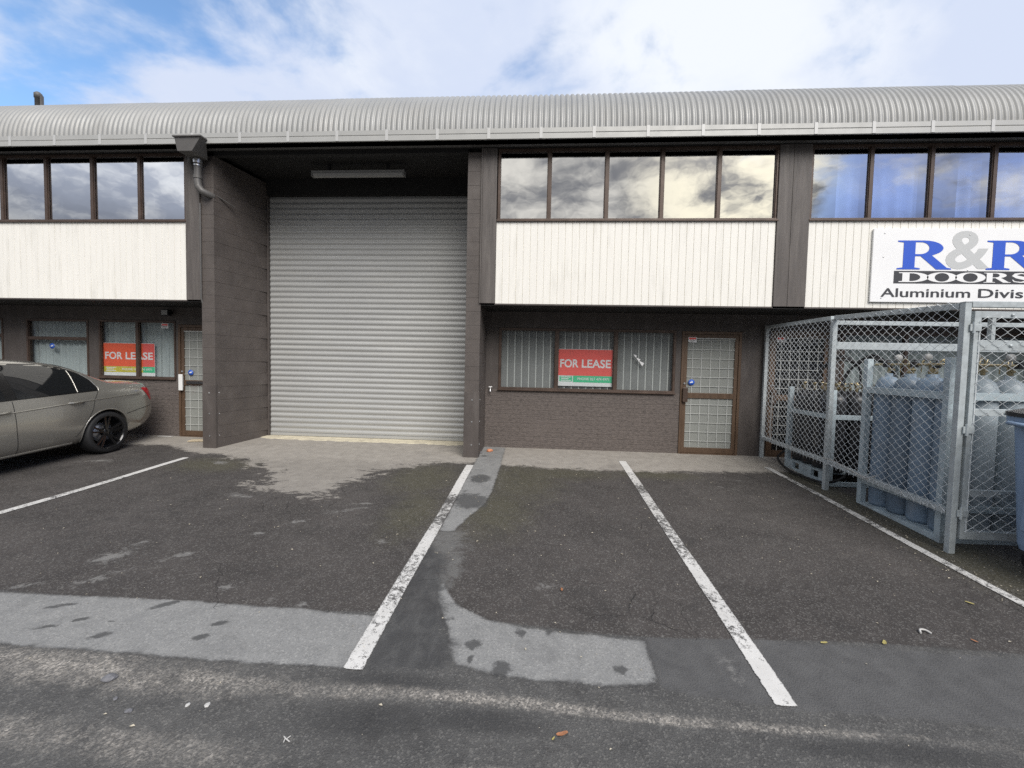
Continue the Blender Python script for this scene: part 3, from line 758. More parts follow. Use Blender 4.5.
# roller shutter bay
def shutter_bay(x0, x1, jl, jr):
    """Roller door between two piers: corrugated curtain, rails, dark head wall and ceiling."""
    a, b = x0 + jl, x1 - jr
    mb = MB(); p = 0.0962
    prof = []
    z = 0.10
    while z < 4.42:
        for t, dpt in ((0.0, 0.0), (0.10, -0.006), (0.22, -0.011), (0.36, -0.0125), (0.50, -0.011), (0.62, -0.006), (0.72, 0.0), (0.86, 0.004)):
            prof.append((z + t * p, YS + dpt))
        z += p
    vs = []; fs = []
    nx = 24
    for (zz, yy) in prof:
        for i in range(nx + 1):
            x = a + (b - a) * i / nx
            vs.append((x, yy + 0.0025 * math.sin(i * 0.7 + zz * 1.3), zz))
    for j in range(len(prof) - 1):
        for i in range(nx): fs.append((j * (nx + 1) + i, j * (nx + 1) + i + 1, (j + 1) * (nx + 1) + i + 1, (j + 1) * (nx + 1) + i))
    mb.add(vs, fs, True)
    sh_ = mb.build('roller_door', M['shutter'], B)
    MB().box(a, b, YS - 0.022, YS + 0.015, 0.052, 0.10, 0.004).build('bottom_rail', M['shutter'], sh_)
    g = MB()
    for (u, v_) in ((a - 0.028, a - 0.001), (b + 0.001, b + 0.028)):
        MB().box(u, v_, YS - 0.06, YS + 0.05, 0.03, 4.42, 0.003).build('guide_rail', M['brownpaint'], sh_)
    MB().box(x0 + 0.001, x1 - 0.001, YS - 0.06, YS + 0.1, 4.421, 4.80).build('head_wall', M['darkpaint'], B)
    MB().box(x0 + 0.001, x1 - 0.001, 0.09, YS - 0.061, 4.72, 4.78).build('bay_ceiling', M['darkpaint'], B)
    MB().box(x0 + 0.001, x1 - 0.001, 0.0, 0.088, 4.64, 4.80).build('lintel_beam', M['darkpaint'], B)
    # cream painted threshold, ragged front edge
    n = 60; vs = []; fs = []
    for i in range(n + 1):
        x = x0 + 0.01 + (x1 - x0 - 0.02) * i / n
        yf = 0.86 - 0.10 * min(1, i / 12) + 0.03 * math.sin(i * 0.9) * math.sin(i * 0.37) + random.uniform(-0.02, 0.02)
        vs += [(x, yf, ground_z(x, yf) - 0.004), (x, yf + 0.03, ground_z(x, yf) + 0.006), (x, YS + 0.1, 0.05)]
    for i in range(n):
        k = i * 3
        fs += [(k, k + 3, k + 4, k + 1), (k + 1, k + 4, k + 5, k + 2)]
    s = MB(); s.add(vs, fs)
    s.build('threshold', M['creamsill'], B)
shutter_bay(-5.243, -1.192, 0.215, 0.03)
shutter_bay(8.522, 12.298, 0.03, 0.03)

# eaves: soffit, fascia, gutter, brackets and the curved ribbed roof
XL, XR = -12.5, 12.7
MB().box(XL, XR, -0.235, -0.03, 4.70, 4.712).build('eaves_soffit', M['fascia'], B)
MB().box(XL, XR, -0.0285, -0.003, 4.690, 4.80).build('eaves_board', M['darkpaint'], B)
gp = [(-0.262, 4.70), (-0.262, 4.768), (-0.255, 4.776), (-0.262, 4.784), (-0.262, 4.848), (-0.254, 4.852), (-0.246, 4.848), (-0.246, 4.708), (-0.12, 4.714), (-0.12, 4.845), (-0.1, 4.845), (-0.1, 4.70)]
gt = MB().prism(gp, 'x', XL, XR).build('gutter', M['gutter'], B)
x = -12.1 + 0.04
bk = MB().box(-0.022, 0.022, -0.268, -0.2625, 4.701, 4.853, 0.001).box(-0.02, 0.02, -0.2675, -0.05, 4.8535, 4.8575).build('gutter_bracket', M['bracket'], gt)
bx = -0.85 - 15 * 0.752
first = True
while bx < XR:
    q = bk if first else bk.copy()
    if not first: COL.objects.link(q); q.parent = gt
    q.location.x = bx; first = False
    bx += 0.752
def roof():
    R = 0.851; cy, cz = -0.185 + R, 4.862
    prof = []
    for i in range(19):
        a = math.radians(180 - 88 * i / 18)
        prof.append((cy + R * math.cos(a), cz + R * math.sin(a), math.cos(a), math.sin(a)))
    prof.append((3.2, cz + R + 0.09, 0, 1)); prof.append((12.4, cz + R + 0.3, 0, 1))
    pitch, amp = 0.0805, 0.0112
    step = pitch / 8
    n = int((XR - XL) / step)
    vs = []; fs = []; m_ = len(prof)
    for i in range(n + 1):
        x = XL + i * step
        ph = (x / pitch) % 1.0
        # box-ish rib: broad crest, narrow valley
        w = 0.5 + 0.5 * math.cos(2 * PI * ph)
        d = amp * (1 - 2.0 * (w ** 2.2))
        lap = 0.004 * ((int((x - XL) / 3.05)) % 2)
        for (y, z, ny_, nz_) in prof:
            vs.append((x, y + ny_ * (d + lap), z + nz_ * (d + lap)))
    for i in range(n):
        for j in range(m_ - 1): fs.append((i * m_ + j, (i + 1) * m_ + j, (i + 1) * m_ + j + 1, i * m_ + j + 1))
    mb = MB(); mb.add(vs, fs, True)
    r = mb.build('roof', M['roof'], B)
    c = MB()
    c.lathe([(0.05, 5.5), (0.05, 6.2), (0.06, 6.2), (0.06, 6.28), (0.03, 6.31), (0.0, 6.315)], (-9.44, 1.0, 0), 12)
    c.box(-9.385, -9.35, 0.98, 1.02, 5.5, 6.24)
    c.build('vent_pipe', M['pvc'], r)
    return r
roof()
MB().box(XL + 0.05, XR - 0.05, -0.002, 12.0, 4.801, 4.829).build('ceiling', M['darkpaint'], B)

# rain head and downpipe beside the left pier
dp = MB()
dp.tube([(-5.41, -0.11, 4.60), (-5.41, -0.11, 4.20), (-5.40, -0.11, 4.12), (-5.36, -0.10, 4.06), (-5.31, -0.07, 4.03), (-5.28, 0.03, 4.02)], 0.052, 14)
dp.tube([(-5.41, -0.11, 4.29), (-5.41, -0.11, 4.24)], 0.06, 14)
dpo = dp.build('downpipe', M['pvc'], B)
rh = MB()
top = [(-5.55, -0.38), (-5.14, -0.38), (-5.14, -0.27), (-5.55, -0.27)]
bot = [(-5.52, -0.36), (-5.29, -0.36), (-5.29, -0.055), (-5.52, -0.055)]
rh.add([(a, b, 4.735) for a, b in top] + [(a, b, 4.545) for a, b in bot], [(0, 1, 2, 3), (7, 6, 5, 4), (0, 4, 5, 1), (1, 5, 6, 2), (2, 6, 7, 3), (3, 7, 4, 0)])
rh.box(-5.57, -5.12, -0.40, -0.268, 4.736, 4.758, 0.004)
rh.build('rain_head', M['pvc'], dpo)
MB().tube([(-5.41, -0.11, 4.53), (-5.41, -0.11, 4.47)], 0.064, 16).tube([(-5.41, -0.11, 4.445), (-5.41, -0.11, 4.43)], 0.058, 16).build('pipe_clamp', M['steel'], dpo)
MB().tube([(-5.56, -0.08, 4.66), (-5.56, -0.08, 4.49), (-5.55, -0.02, 4.44)], 0.035, 10).build('overflow_pipe', M['pvc'], dpo)
MB().tube([(-5.26, 0.02, 4.06), (-5.12, 0.3, 3.95)], 0.01, 6).build('pipe_stay', M['pvc'], dpo)
MB().tube([(-5.455, -0.018, 3.9), (-5.455, -0.018, 2.42), (-5.45, 0.02, 2.3)], 0.014, 8).build('conduit', M['pvc'], dpo)

# ------------------------------------------------------------------ fittings on the building
fl = thing('fluorescent_light', 'long unlit fluorescent batten light under the shutter bay ceiling', 'light', (-3.11, 0.5, 4.55))
MB().box(-0.77, 0.77, -0.045, 0.045, 0.022, 0.05, 0.005).build('lamp_body', M['lampbody'], fl)
for hx_ in (-0.5, 0.5): MB().box(hx_ - 0.02, hx_ + 0.02, -0.02, 0.02, 0.05, 0.17).build('bracket', M['black'], fl)
MB().prism([(-0.045, 0.021), (-0.05, 0.0), (-0.035, -0.04), (0.035, -0.04), (0.05, 0.0), (0.045, 0.021)], 'x', -0.76, 0.76).build('diffuser', M['lamp'], fl)
for a_ in (-0.785, 0.771): MB().box(a_, a_ + 0.014, -0.052, 0.052, -0.042, 0.052, 0.004).build('end_cap', M['lampbody'], fl)

sl = thing('security_light', 'small dark floodlight on the wall above the pale-curtained window by the white-handled door', 'light', (-6.66, YW, 2.25))
MB().box(-0.03, 0.03, -0.06, -0.001, -0.02, 0.02, 0.004).build('bracket', M['black'], sl)
MB().box(-0.07, 0.07, -0.14, -0.061, -0.06, 0.05, 0.008).build('lamp_housing', M['black'], sl)
MB().box(-0.055, 0.055, -0.144, -0.1405, -0.045, 0.035).build('lens', M['lamp'], sl)

tp = thing('garden_tap', 'small pale tap on the brick wall corner next to the block pier', 'tap', (-0.87, YW, 0.99))
MB().tube([(0, 0.0, 0.05), (0, -0.05, 0.05), (0, -0.07, 0.04), (0, -0.075, 0.0)], 0.013, 8).build('spout', M['steel'], tp)
MB().box(-0.03, 0.03, -0.055, -0.04, 0.075, 0.09, 0.004).box(-0.006, 0.006, -0.053, -0.043, 0.06, 0.076).build('tap_handle', M['white'], tp)

# blinds and curtains
def blind(x0, x1, z0, z1, label, y=YW + 0.09, pitch=0.122):
    n = int((x1 - x0) / pitch)
    t = thing('vertical_blind', label, 'blind', ((x0 + x1) / 2, y, z0), 'vertical blinds in the middle unit')
    s = MB(); e = MB()
    L = x0 - (x0 + x1) / 2
    for i in range(n + 1):
        x = L + i * pitch
        rx = random.uniform(-0.003, 0.003)
        s.add([(x, 0.012, 0.02), (x + pitch + 0.008, -0.012, 0.02), (x + pitch + 0.008 + rx, -0.012, z1 - z0), (x + rx, 0.012, z1 - z0)], [(0, 1, 2, 3)])
        e.add([(x + pitch - 0.008, -0.0145, 0.02), (x + pitch + 0.012, -0.0148, 0.02), (x + pitch + 0.012 + rx, -0.0148, z1 - z0), (x + pitch - 0.008 + rx, -0.0145, z1 - z0)], [(0, 1, 2, 3)])
    s.build('slats', M['blind'], t)
    e.build('slat_edges', M['blindedge'], t)
    MB().box(L, -L, -0.02, 0.03, z1 - z0, z1 - z0 + 0.04).build('head_rail', M['blindedge'], t)
blind(-0.72, 0.22, 1.05, 2.05, 'grey vertical blind behind the plain pane nearest the block pier')
blind(0.26, 1.20, 1.05, 2.05, 'grey vertical blind behind the red and green lease poster')
blind(1.25, 2.18, 1.05, 2.05, 'grey vertical blind behind the pane with three white triangle stickers')
def curtain(x0, x1, z0, z1, y, label, m, gap=None, amp=0.022, group=None, per=0.13):
    n = int((x1 - x0) / 0.012); vs = []; fs = []
    cx = (x0 + x1) / 2
    for i in range(n + 1):
        x = x0 + (x1 - x0) * i / n
        ph = x / per + 0.35 * math.sin(x * 2.3)
        d = amp * math.sin(2 * PI * ph)
        vs += [(x - cx, d, 0.0), (x - cx + 0.004 * math.sin(x * 9), d * 0.75, (z1 - z0))]
    for i in range(n): fs.append((2 * i, 2 * i + 2, 2 * i + 3, 2 * i + 1))
    mb = MB(); mb.add(vs, fs, True)
    o = mb.build('curtain', m); o.location = (cx, y, z0)
    return tag(o, label, 'curtain', group)
curtain(-8.25, -6.56, 1.05, 2.1, YW + 0.13, 'pale net curtain behind the lease poster above the car boot', M['curtain'])
curtain(-9.75, -8.27, 1.05, 2.1, YW + 0.13, 'pale net curtain in the two-part window above the car roof', M['curtain'])
curtain(-11.5, -9.96, 1.05, 2.1, YW + 0.13, 'pale net curtain cut off by the photo edge beyond the car', M['curtain'])
curtain(4.75, 7.95, 1.04, 2.1, YW + 0.135, 'pale curtain in the ground floor window behind the gas cage', M['curtain'])
for i, (a, b, tx) in enumerate([(4.25, 4.56, 'pale blue curtain at the edge of the upstairs pane next to the brown column'), (4.65, 5.37, 'full width pale blue curtain in the second upstairs pane above the shop sign'),
                                (5.9, 6.2, 'pale blue curtain at the edge of the third upstairs pane above the shop sign'), (6.27, 7.0, 'pale blue curtain in the upstairs pane cut off by the photo edge')]):
    curtain(a, b, 3.66, 4.6, 0.16, tx, M['bluecurtain'], group='upstairs curtains above the shop sign', amp=0.03, per=0.22)
curtain(-8.75, -8.2, 3.66, 4.1, 0.3, 'short pale cloth hanging low in an upstairs window above the parked car', M['curtain'], amp=0.03, per=0.25)

# ------------------------------------------------------------------ signs and stickers
sg = thing('shop_sign', 'large white shop sign with blue and grey initials over black DOORS band, on white cladding', 'sign', (5.93, -0.02, 2.465))
off = (5.93, -0.02, 2.465)
MB().box(4.655, 7.2, -0.034, -0.008, 2.465, 3.495, 0.003).build('board', M['sign'], sg, off)
ys = -0.0375
def letter_R():
    out_ = [(0, 0), (.47, 0), (.47, .045), (.36, .07), (.36, .46), (.47, .46), (.80, 0), (1.10, 0), (1.10, .04), (1.01, .065), (.70, .485)]
    out_ += arc(.52, .735, .40, .265, -48, 90) + [(0, 1), (0, .955), (.12, .93), (.12, .07), (0, .045)]
    hole = [(.36, .94)] + arc(.46, .735, .18, .205, 90, -90) + [(.36, .53)]
    return [out_, hole]
def letter_D():
    return [[(0, 0), (.45, 0)] + arc(.45, .5, .55, .5, -90, 90, 20) + [(0, 1), (0, .92), (.12, .90), (.12, .10), (0, .08)], [(.36, .90)] + arc(.42, .5, .30, .40, 90, -90, 20) + [(.36, .10)]]
def letter_O():
    return [arc(.5, .5, .5, .52, 0, 355, 36), arc(.5, .5, .24, .44, 0, 355, 36)]
def letter_S():
    pts = [(.80, .70), (.74, .86), (.5, .955), (.27, .87), (.22, .72), (.36, .58), (.60, .47), (.78, .33), (.76, .14), (.5, .045), (.22, .12), (.14, .31)]
    wd = [.02, .04, .05, .09, .12, .14, .15, .13, .10, .05, .04, .02]
    L, Rr = [], []
    for i, p in enumerate(pts):
        a = pts[max(0, i - 1)]; b = pts[min(len(pts) - 1, i + 1)]
        dx, dy = b[0] - a[0], b[1] - a[1]; l = math.hypot(dx, dy)
        L.append((p[0] - dy / l * wd[i], p[1] + dx / l * wd[i])); Rr.append((p[0] + dy / l * wd[i], p[1] - dx / l * wd[i]))
    return [L + Rr[::-1], ]
l1 = shape2d(letter_R(), 4.985, 2.925, 0.66, 0.405, ys); l1b = shape2d(letter_R(), 6.165, 2.925, 0.66, 0.405, ys)
l1.build('initial_letter', M['blue'], sg, off); l1b.build('initial_letter', M['blue'], sg, off)
text_obj('ampersand', '&', M['amp'], 5.63, 6.22, 2.93, 3.465, -0.0345, sg, off, bold=0.02, depth=0.0015)
MB().box(4.955, 6.87, -0.0362, -0.0345, 2.728, 2.905).build('band', M['ink'], sg, off)
dl = MB()
x = 5.02
for fn, w in ((letter_D, .40), (letter_O, .40), (letter_O, .40), (letter_R, .36), (letter_S, .30)):
    q = shape2d(fn(), x, 2.748, w * (0.9 if fn is letter_R else 1.0), 0.136, -0.0385)
    dl.add(q.v, q.f); x += w - 0.025
dl.build('band_lettering', M['sign'], sg, off)
text_obj('lettering', 'Aluminium', M['ink'], 4.79, 5.985, 2.535, 2.66, -0.035, sg, off, bold=0.012)
text_obj('lettering', 'Division', M['ink'], 6.09, 7.06, 2.535, 2.66, -0.035, sg, off, bold=0.012)
sb = MB()
for (x, z) in ((4.80, 3.43), (4.80, 3.10), (5.93, 3.41), (5.93, 2.92), (4.80, 2.52)):
    sb.lathe([(0.009, 0), (0.008, -0.004), (0.0, -0.005)], (x, -0.0345, z), 8, 'y')
sb.build('screw', M['steel'], sg, off)

def lease_poster(x0, x1, z0, z1, y, label, loc, faded):  # faded: one part of the poster gets sunlight painted into its colours
    t = thing('lease_poster', label, 'poster', loc)
    w, h = x1 - x0, z1 - z0
    zb = z0 + 0.285 * h; zc = z0 + 0.105 * h
    if not faded:
        MB().box(x0, x1, y, y + 0.005, z0, z1).build('board', M['sign'], t, loc)
        MB().box(x0 + 0.004, x1 - 0.004, y - 0.0025, y - 0.0005, zb, z1 - 0.006).build('red_panel', M['red'], t, loc)
        MB().box(x0 + 0.28 * w, x1 - 0.004, y - 0.0025, y - 0.0005, zc, zb - 0.003).build('green_band', M['green'], t, loc)
    else:
        MB().box(x0, x1, y, y + 0.005, z0, z1).build('board', M['sign'], t, loc)
        MB().box(x0 + 0.004, x0 + 0.77 * w, y - 0.0025, y - 0.0005, zb, z1 - 0.006).build('sunlit_panel', M['orange'], t, loc)
        MB().box(x0 + 0.77 * w, x1 - 0.004, y - 0.0025, y - 0.0005, zb, z1 - 0.006).build('red_panel', M['red'], t, loc)
        MB().box(x0 + 0.004, x0 + 0.77 * w, y - 0.0025, y - 0.0005, zc, zb - 0.003).build('sunlit_band', M['yellow'], t, loc)
        MB().box(x0 + 0.77 * w, x1 - 0.004, y - 0.0025, y - 0.0005, zc, zb - 0.003).build('green_band', M['green'], t, loc)
    for word, a, b in (('FOR', 0.035, 0.375), ('LEASE', 0.435, 0.965)):
        text_obj('lettering', word, M['sign'], x0 + a * w, x0 + b * w, z0 + 0.50 * h, z0 + 0.725 * h, y - 0.0026, t, loc, bold=0.022, depth=0.001)
    text_obj('phone_lettering', 'PHONE 027 474 4971', M['sign'], x0 + 0.36 * w, x1 - 0.06 * w, z0 + 0.165 * h, z0 + 0.235 * h, y - 0.0026, t, loc, bold=0.01, depth=0.001)
    lg = MB().box(x0 + 0.03 * w, x0 + 0.265 * w, y - 0.0025, y - 0.0005, zc + 0.02 * h, zb - 0.012)
    if not faded: lg.build('logo_patch', M['green'], t, loc)
    lm = MB()
    for k, (a, b) in enumerate(((0.05, 0.24), (0.06, 0.20), (0.05, 0.24))):
        lm.box(x0 + a * w, x0 + b * w, y - 0.0045, y - 0.003, zc + (0.035 + 0.045 * k) * h, zc + (0.055 + 0.045 * k) * h)
    lm.build('logo_mark', M['sign'], t, loc)
lease_poster(0.272, 1.185, 1.115, 1.742, YW + 0.045, 'red and green lease poster in the middle pane of the blind-hung window', (0.728, YW + 0.045, 1.115), False)
lease_poster(-8.03, -7.03, 1.105, 1.70, YW + 0.05, 'red and yellow lease poster painted as partly sunlit in the window above the car boot', (-7.5, YW + 0.05, 1.115), True)

def notice(x, z, y, label, w=0.13, h=0.085):
    t = thing('notice_sticker', label, 'sticker', (x, y, z), 'white window notices')
    MB().box(-w / 2, w / 2, -0.002, 0.0, -h / 2, h / 2).build('paper', M['sign'], t)
    MB().box(-w / 2 + 0.01, w / 2 - 0.01, -0.0035, -0.0024, 0.005, h / 2 - 0.008).build('red_heading', M['red'], t)
    m_ = MB()
    for k in range(2): m_.box(-w / 2 + 0.015, w / 2 - 0.015 - 0.02 * k, -0.0035, -0.0024, -0.012 - 0.016 * k, -0.006 - 0.016 * k)
    m_.build('small_print', M['ink'], t)
yd = YW + 0.0015
notice(2.465, 1.93, YW - 0.002, 'small white notice with red heading at the top corner of the unfenced brown door')
notice(3.87, 1.955, YW - 0.002, 'small white notice with red heading on the door behind the chain-link')
notice(-6.80, 2.02, YW + 0.02, 'small white notice in the corner of the pale-curtained window by the white-handled door')
def blue_sticker(x, z, y, label):
    t = thing('round_sticker', label, 'sticker', (x, y, z))
    MB().lathe([(0.0, -0.002), (0.05, -0.002), (0.05, 0.0)], (0, 0, 0), 20, 'y').build('disc', M['stickerblue'], t)
    q = MB(); q.add([(-0.02, -0.003, -0.012), (0.025, -0.003, 0.0), (0.015, -0.003, 0.02), (-0.005, -0.003, 0.012), (-0.03, -0.003, 0.0)], [(0, 1, 2, 3, 4)])
    q.build('emblem', M['sign'], t)
blue_sticker(2.475, 1.225, YW - 0.002, 'round blue sticker on the glass of the unfenced brown door')
blue_sticker(-6.30, 1.19, YW - 0.002, 'round blue sticker on the glass of the door with the white handle')
blue_sticker(-9.0, 1.62, YW + 0.012, 'round blue sticker on the two-part window above the car roof')
ar = MB()
for k in range(3):
    x, z, s = 1.52 + 0.045 * k, 1.645 - 0.062 * k, 0.05 + 0.016 * k
    ar.add([(x, YW + 0.021, z + s * 0.55), (x + s * 1.1, YW + 0.021, z + s * 0.1), (x + s * 0.75, YW + 0.021, z - s * 0.55)], [(0, 1, 2)])
tag(ar.build('arrow_sticker', M['sign'], None, (1.6, YW + 0.021, 1.6)), 'three white triangles stuck on the glass between poster and brown door', 'sticker')

# ------------------------------------------------------------------ chain-link gas cage
FX, FY = 3.62, -2.60
cage = thing('chain_link_cage', 'galvanised chain-link cage with gate standing in front of the sign-bearing unit', 'fence', (FX, FY, gz(FY)))
co_ = (FX, FY, gz(FY))
def cpart(mb, name, m='galv', parent=cage): return mb.build(name, M[m], parent, co_)
def bar(mb, a, b, w, h=None):
    """Square tube between two points (runs mostly along one axis)."""
    a, b = Vector(a), Vector(b); d = b - a; L = d.length
    h = h or w
    R = d.to_track_quat('X', 'Z').to_matrix()
    mid = (a + b) / 2
    vs = []
    t = MB(); t.box(-L / 2, L / 2, -w / 2, w / 2, -h / 2, h / 2, 0.003)
    mb.add([tuple(R @ Vector(q) + mid) for q in t.v], t.f)
    return mb
def chain_link(mb, origin, du, dv, wid, h0, h1, p=0.042, r=0.0028):
    """Woven diamonds of wire: each wire zigzags up the panel and hooks its neighbours. h0/h1: bottom and top as functions of u."""
    o, du, dv = Vector(origin), Vector(du), Vector(dv)
    nrm = du.cross(dv).normalized()
    n = int(wid / p)
    ph = p * 1.55
    for i in range(n + 1):
        u0 = i * p
        for sgn in (0,):
            pts = []
            lo, hi = h0(u0), h1(u0)
            k0 = int(math.floor(lo / (ph * 0.5)))
            k = k0
            while k * ph * 0.5 < hi:
                side = 1 if ((k + i) % 2 == 0) else -1
                z = k * ph * 0.5
                if z >= lo - 1e-4:
                    u = u0 + side * p * 0.54
                    if 0 <= u <= wid: pts.append(o + du * u + dv * z + nrm * (0.003 * (1 if (k // 2 + i) % 2 else -1)))
                k += 1
            if len(pts) > 1: mb.tube(pts, r, 4, cap=False, smooth=True)
def sz(y): return gz(y)
post = lambda x, y, z1, w=0.06, z0=None: cpart(MB().box(x - w / 2, x + w / 2, y - w / 2, y + w / 2, (gz(y) - 0.02) if z0 is None else z0, z1, 0.004).box(x - w / 2 - 0.003, x + w / 2 + 0.003, y - w / 2 - 0.003, y + w / 2 + 0.003, z1, z1 + 0.006), 'post')
post(FX, 0.695, 2.17, 0.05); post(FX, -0.92, 2.10, 0.055); post(FX, FY, 2.075, 0.052)
for (a, b, w) in (((FX, 0.66, 2.145), (FX, -0.89, 2.125), 0.05), ((FX, -0.95, 2.125), (FX, FY + 0.035, 2.05), 0.05), ((FX, 0.66, 0.357), (FX, -0.89, 0.322), 0.05), ((FX, -0.95, 0.32), (FX, FY + 0.035, 0.243), 0.05)):
    cpart(bar(MB(), a, b, w), 'rail')
cl = MB()
chain_link(cl, (FX - 0.029, 0.68, 0), (0, -1, 0), (0, 0, 1), 3.26, lambda u: 0.34 - 0.036 * u, lambda u: 2.16 - 0.02 * u, p=0.052, r=0.003)
cpart(cl, 'wire_mesh', 'wire')
for i in range(44):
    y = 0.62 - i * 0.0735
    zz = 0.357 + (y - 0.66) * 0.036
    tw = MB().tube([(FX - 0.03, y, zz - 0.03), (FX - 0.034, y - 0.006, zz), (FX - 0.03, y - 0.012, zz + 0.03)], 0.0022, 4, False)
    cpart(tw, 'tie_wire', 'wire')
# a dividing frame half way along, and the far side of the cage
XE = 7.55
for z in (2.065, 1.78): cpart(bar(MB(), (FX + 0.03, -0.92, z), (XE - 0.03, -0.92, z), 0.06 if z < 2 else 0.045, 0.09 if z < 2 else 0.05), 'rail')
post(XE, 0.695, 2.17, 0.05); post(XE, -0.92, 2.10, 0.055); post(XE, FY, 2.075, 0.062); post(5.62, FY, 2.075, 0.062)
for (a, b) in (((XE, 0.66, 2.145), (XE, FY + 0.035, 2.05)), ((XE, 0.66, 0.357), (XE, FY + 0.035, 0.243))): cpart(bar(MB(), a, b, 0.04), 'rail')
c2 = MB()
chain_link(c2, (XE + 0.027, 0.68, 0), (0, -1, 0), (0, 0, 1), 3.26, lambda u: 0.34 - 0.036 * u, lambda u: 2.16 - 0.02 * u, p=0.056, r=0.003)
cpart(c2, 'wire_mesh', 'wire')
cpart(bar(MB(), (FX + 0.032, FY, 2.06), (XE - 0.032, FY, 2.06), 0.05), 'rail')
def gate(x0, x1):
    y = FY - 0.005
    z0, z1 = 0.02, 2.0
    g = MB(); w = 0.055
    g.box(x0, x0 + w, y - 0.025, y + 0.025, z0, z1, 0.003); g.box(x1 - w, x1, y - 0.025, y + 0.025, z0, z1, 0.003)
    for (a, b) in ((z1 - 0.055, z1), (z0, z0 + 0.07), (1.665, 1.755), (1.105, 1.165), (0.40, 0.455)):
        g.box(x0 + w + 0.0015, x1 - w - 0.0015, y - 0.022, y + 0.022, a, b, 0.003)
    g.box(x0 + w + 0.09, x0 + w + 0.12, y - 0.02, y + 0.02, 1.757, z1 - 0.057)
    gt_ = cpart(g, 'gate')
    wm = MB(); chain_link(wm, (x0 + 0.01, y - 0.029, 0), (1, 0, 0), (0, 0, 1), x1 - x0 - 0.02, lambda u: z0 + 0.04, lambda u: z1 - 0.02, p=0.056, r=0.003)
    cpart(wm, 'wire_mesh', 'wire', gt_)
    h = MB()
    for z in (0.25, 0.98, 1.86):
        h.tube([(x0 - 0.012, y - 0.035, z - 0.05), (x0 - 0.012, y - 0.035, z + 0.05)], 0.012, 8)
        h.box(x0 - 0.04, x0 + 0.05, y - 0.036, y - 0.027, z - 0.03, z + 0.03, 0.002)
    cpart(h, 'hinge', 'galv', gt_)
    b = MB()
    for z in (1.71, 1.135, 0.43, 1.97):
        b.lathe([(0.014, 0), (0.013, -0.008), (0.0, -0.009)], (x0 + 0.30, y - 0.023, z), 8, 'y')
    cpart(b, 'bolt', 'galv', gt_)
    cpart(MB().box(x1 - 0.14, x1 + 0.06, y - 0.045, y - 0.03, 1.12, 1.15, 0.003), 'latch', 'galv', gt_)
gate(3.672, 5.57); gate(5.672, 7.50)

# racks of gas cylinders inside
def rack(name, label, x0, x1, y0, y1, h, zb, mid_rails, fork=False):
    c = ((x0 + x1) / 2, (y0 + y1) / 2, zb)
    t = thing(name, label, 'rack', c)
    w = 0.062
    for sx in (x0 + w / 2, x1 - w / 2):
        for sy in (y0 + w / 2, y1 - w / 2):
            MB().box(sx - w / 2, sx + w / 2, sy - w / 2, sy + w / 2, zb, zb + h, 0.004).build('upright', M['rack'], t, c)
    for (z, hh) in mid_rails:
        for sx in (x0 + 0.02, x1 - 0.02): MB().box(sx - 0.018, sx + 0.018, y0 + w, y1 - w, zb + z - hh / 2, zb + z + hh / 2, 0.003).build('rail', M['rack'], t, c)
        for sy in (y0 + 0.02, y1 - 0.02): MB().box(x0 + w, x1 - w, sy - 0.018, sy + 0.018, zb + z - hh / 2, zb + z + hh / 2, 0.003).build('rail', M['rack'], t, c)
    b = MB()
    if fork:
        for (a0, a1) in ((y0 + w, y0 + 0.2), (y0 + 0.36, y1 - 0.36), (y1 - 0.2, y1 - w)): b.box(x0 + 0.004, x0 + 0.05, a0, a1, zb + 0.0, zb + 0.15, 0.004)
        b.box(x0 + 0.004, x1 - 0.004, y0 + w, y1 - w, zb + 0.151, zb + 0.17)
    else:
        b.box(x0 + 0.004, x1 - 0.004, y0 + w + 0.002, y1 - w - 0.002, zb + 0.055, zb + 0.075)
    b.build('base', M['rack'], t, c)
    return t
R0 = (3.69, 4.76, -2.42, -1.36)
rack('cylinder_rack', 'pale blue-grey steel rack holding the gas cylinders nearest the gate post', *R0, 1.72, gz(-1.9) - 0.03, [(0.03, 0.07), (0.33, 0.06), (1.37, 0.07)])
R1 = (3.72, 4.74, -0.80, 0.2)
rack('cylinder_rack', 'blue-grey steel rack with fork slots holding the black cylinders near the fenced door', *R1, 1.25, gz(-0.3) - 0.02, [(0.03, 0.06), (0.9, 0.06)], True)

def cylinder_mesh(r, h):
    b = MB()
    b.lathe([(0.0, 0.0), (r * 0.92, 0.0), (r, 0.03), (r, h * 0.885), (r * 0.97, h * 0.93), (r * 0.80, h * 0.972), (r * 0.5, h * 0.995), (0.036, h), (0.034, h + 0.035), (0.0, h + 0.036)], (0, 0, 0), 22)
    return b
def valve_mesh(h):
    v = MB()
    v.lathe([(0.016, h + 0.036), (0.018, h + 0.06), (0.014, h + 0.09), (0.014, h + 0.115)], (0, 0, 0), 10)
    v.tube([(0.0, 0.0, h + 0.075), (0.055, 0.01, h + 0.075)], 0.011, 8)
    v.lathe([(0.03, h + 0.116), (0.034, h + 0.128), (0.03, h + 0.14), (0.0, h + 0.141)], (0, 0, 0), 12)
    return v
body_me = {}
def gas_cylinder(x, y, z, h, kind, label, group, r=0.118):
    t = thing('gas_cylinder', label, 'gas cylinder', (x, y, z), group)
    key = (round(h, 3), kind)
    if key not in body_me:
        m_ = {'blue': 'cyl', 'pale': 'cylpale', 'black': 'cyldark'}[kind]
        a = cylinder_mesh(r, h).build('body', M[m_], t); b = valve_mesh(h).build('valve', M['brass'], t)
        body_me[key] = (a, b)
    else:
        for src in body_me[key]:
            c = src.copy(); COL.objects.link(c); c.parent = t
    t.rotation_euler.z = random.uniform(-PI, PI)
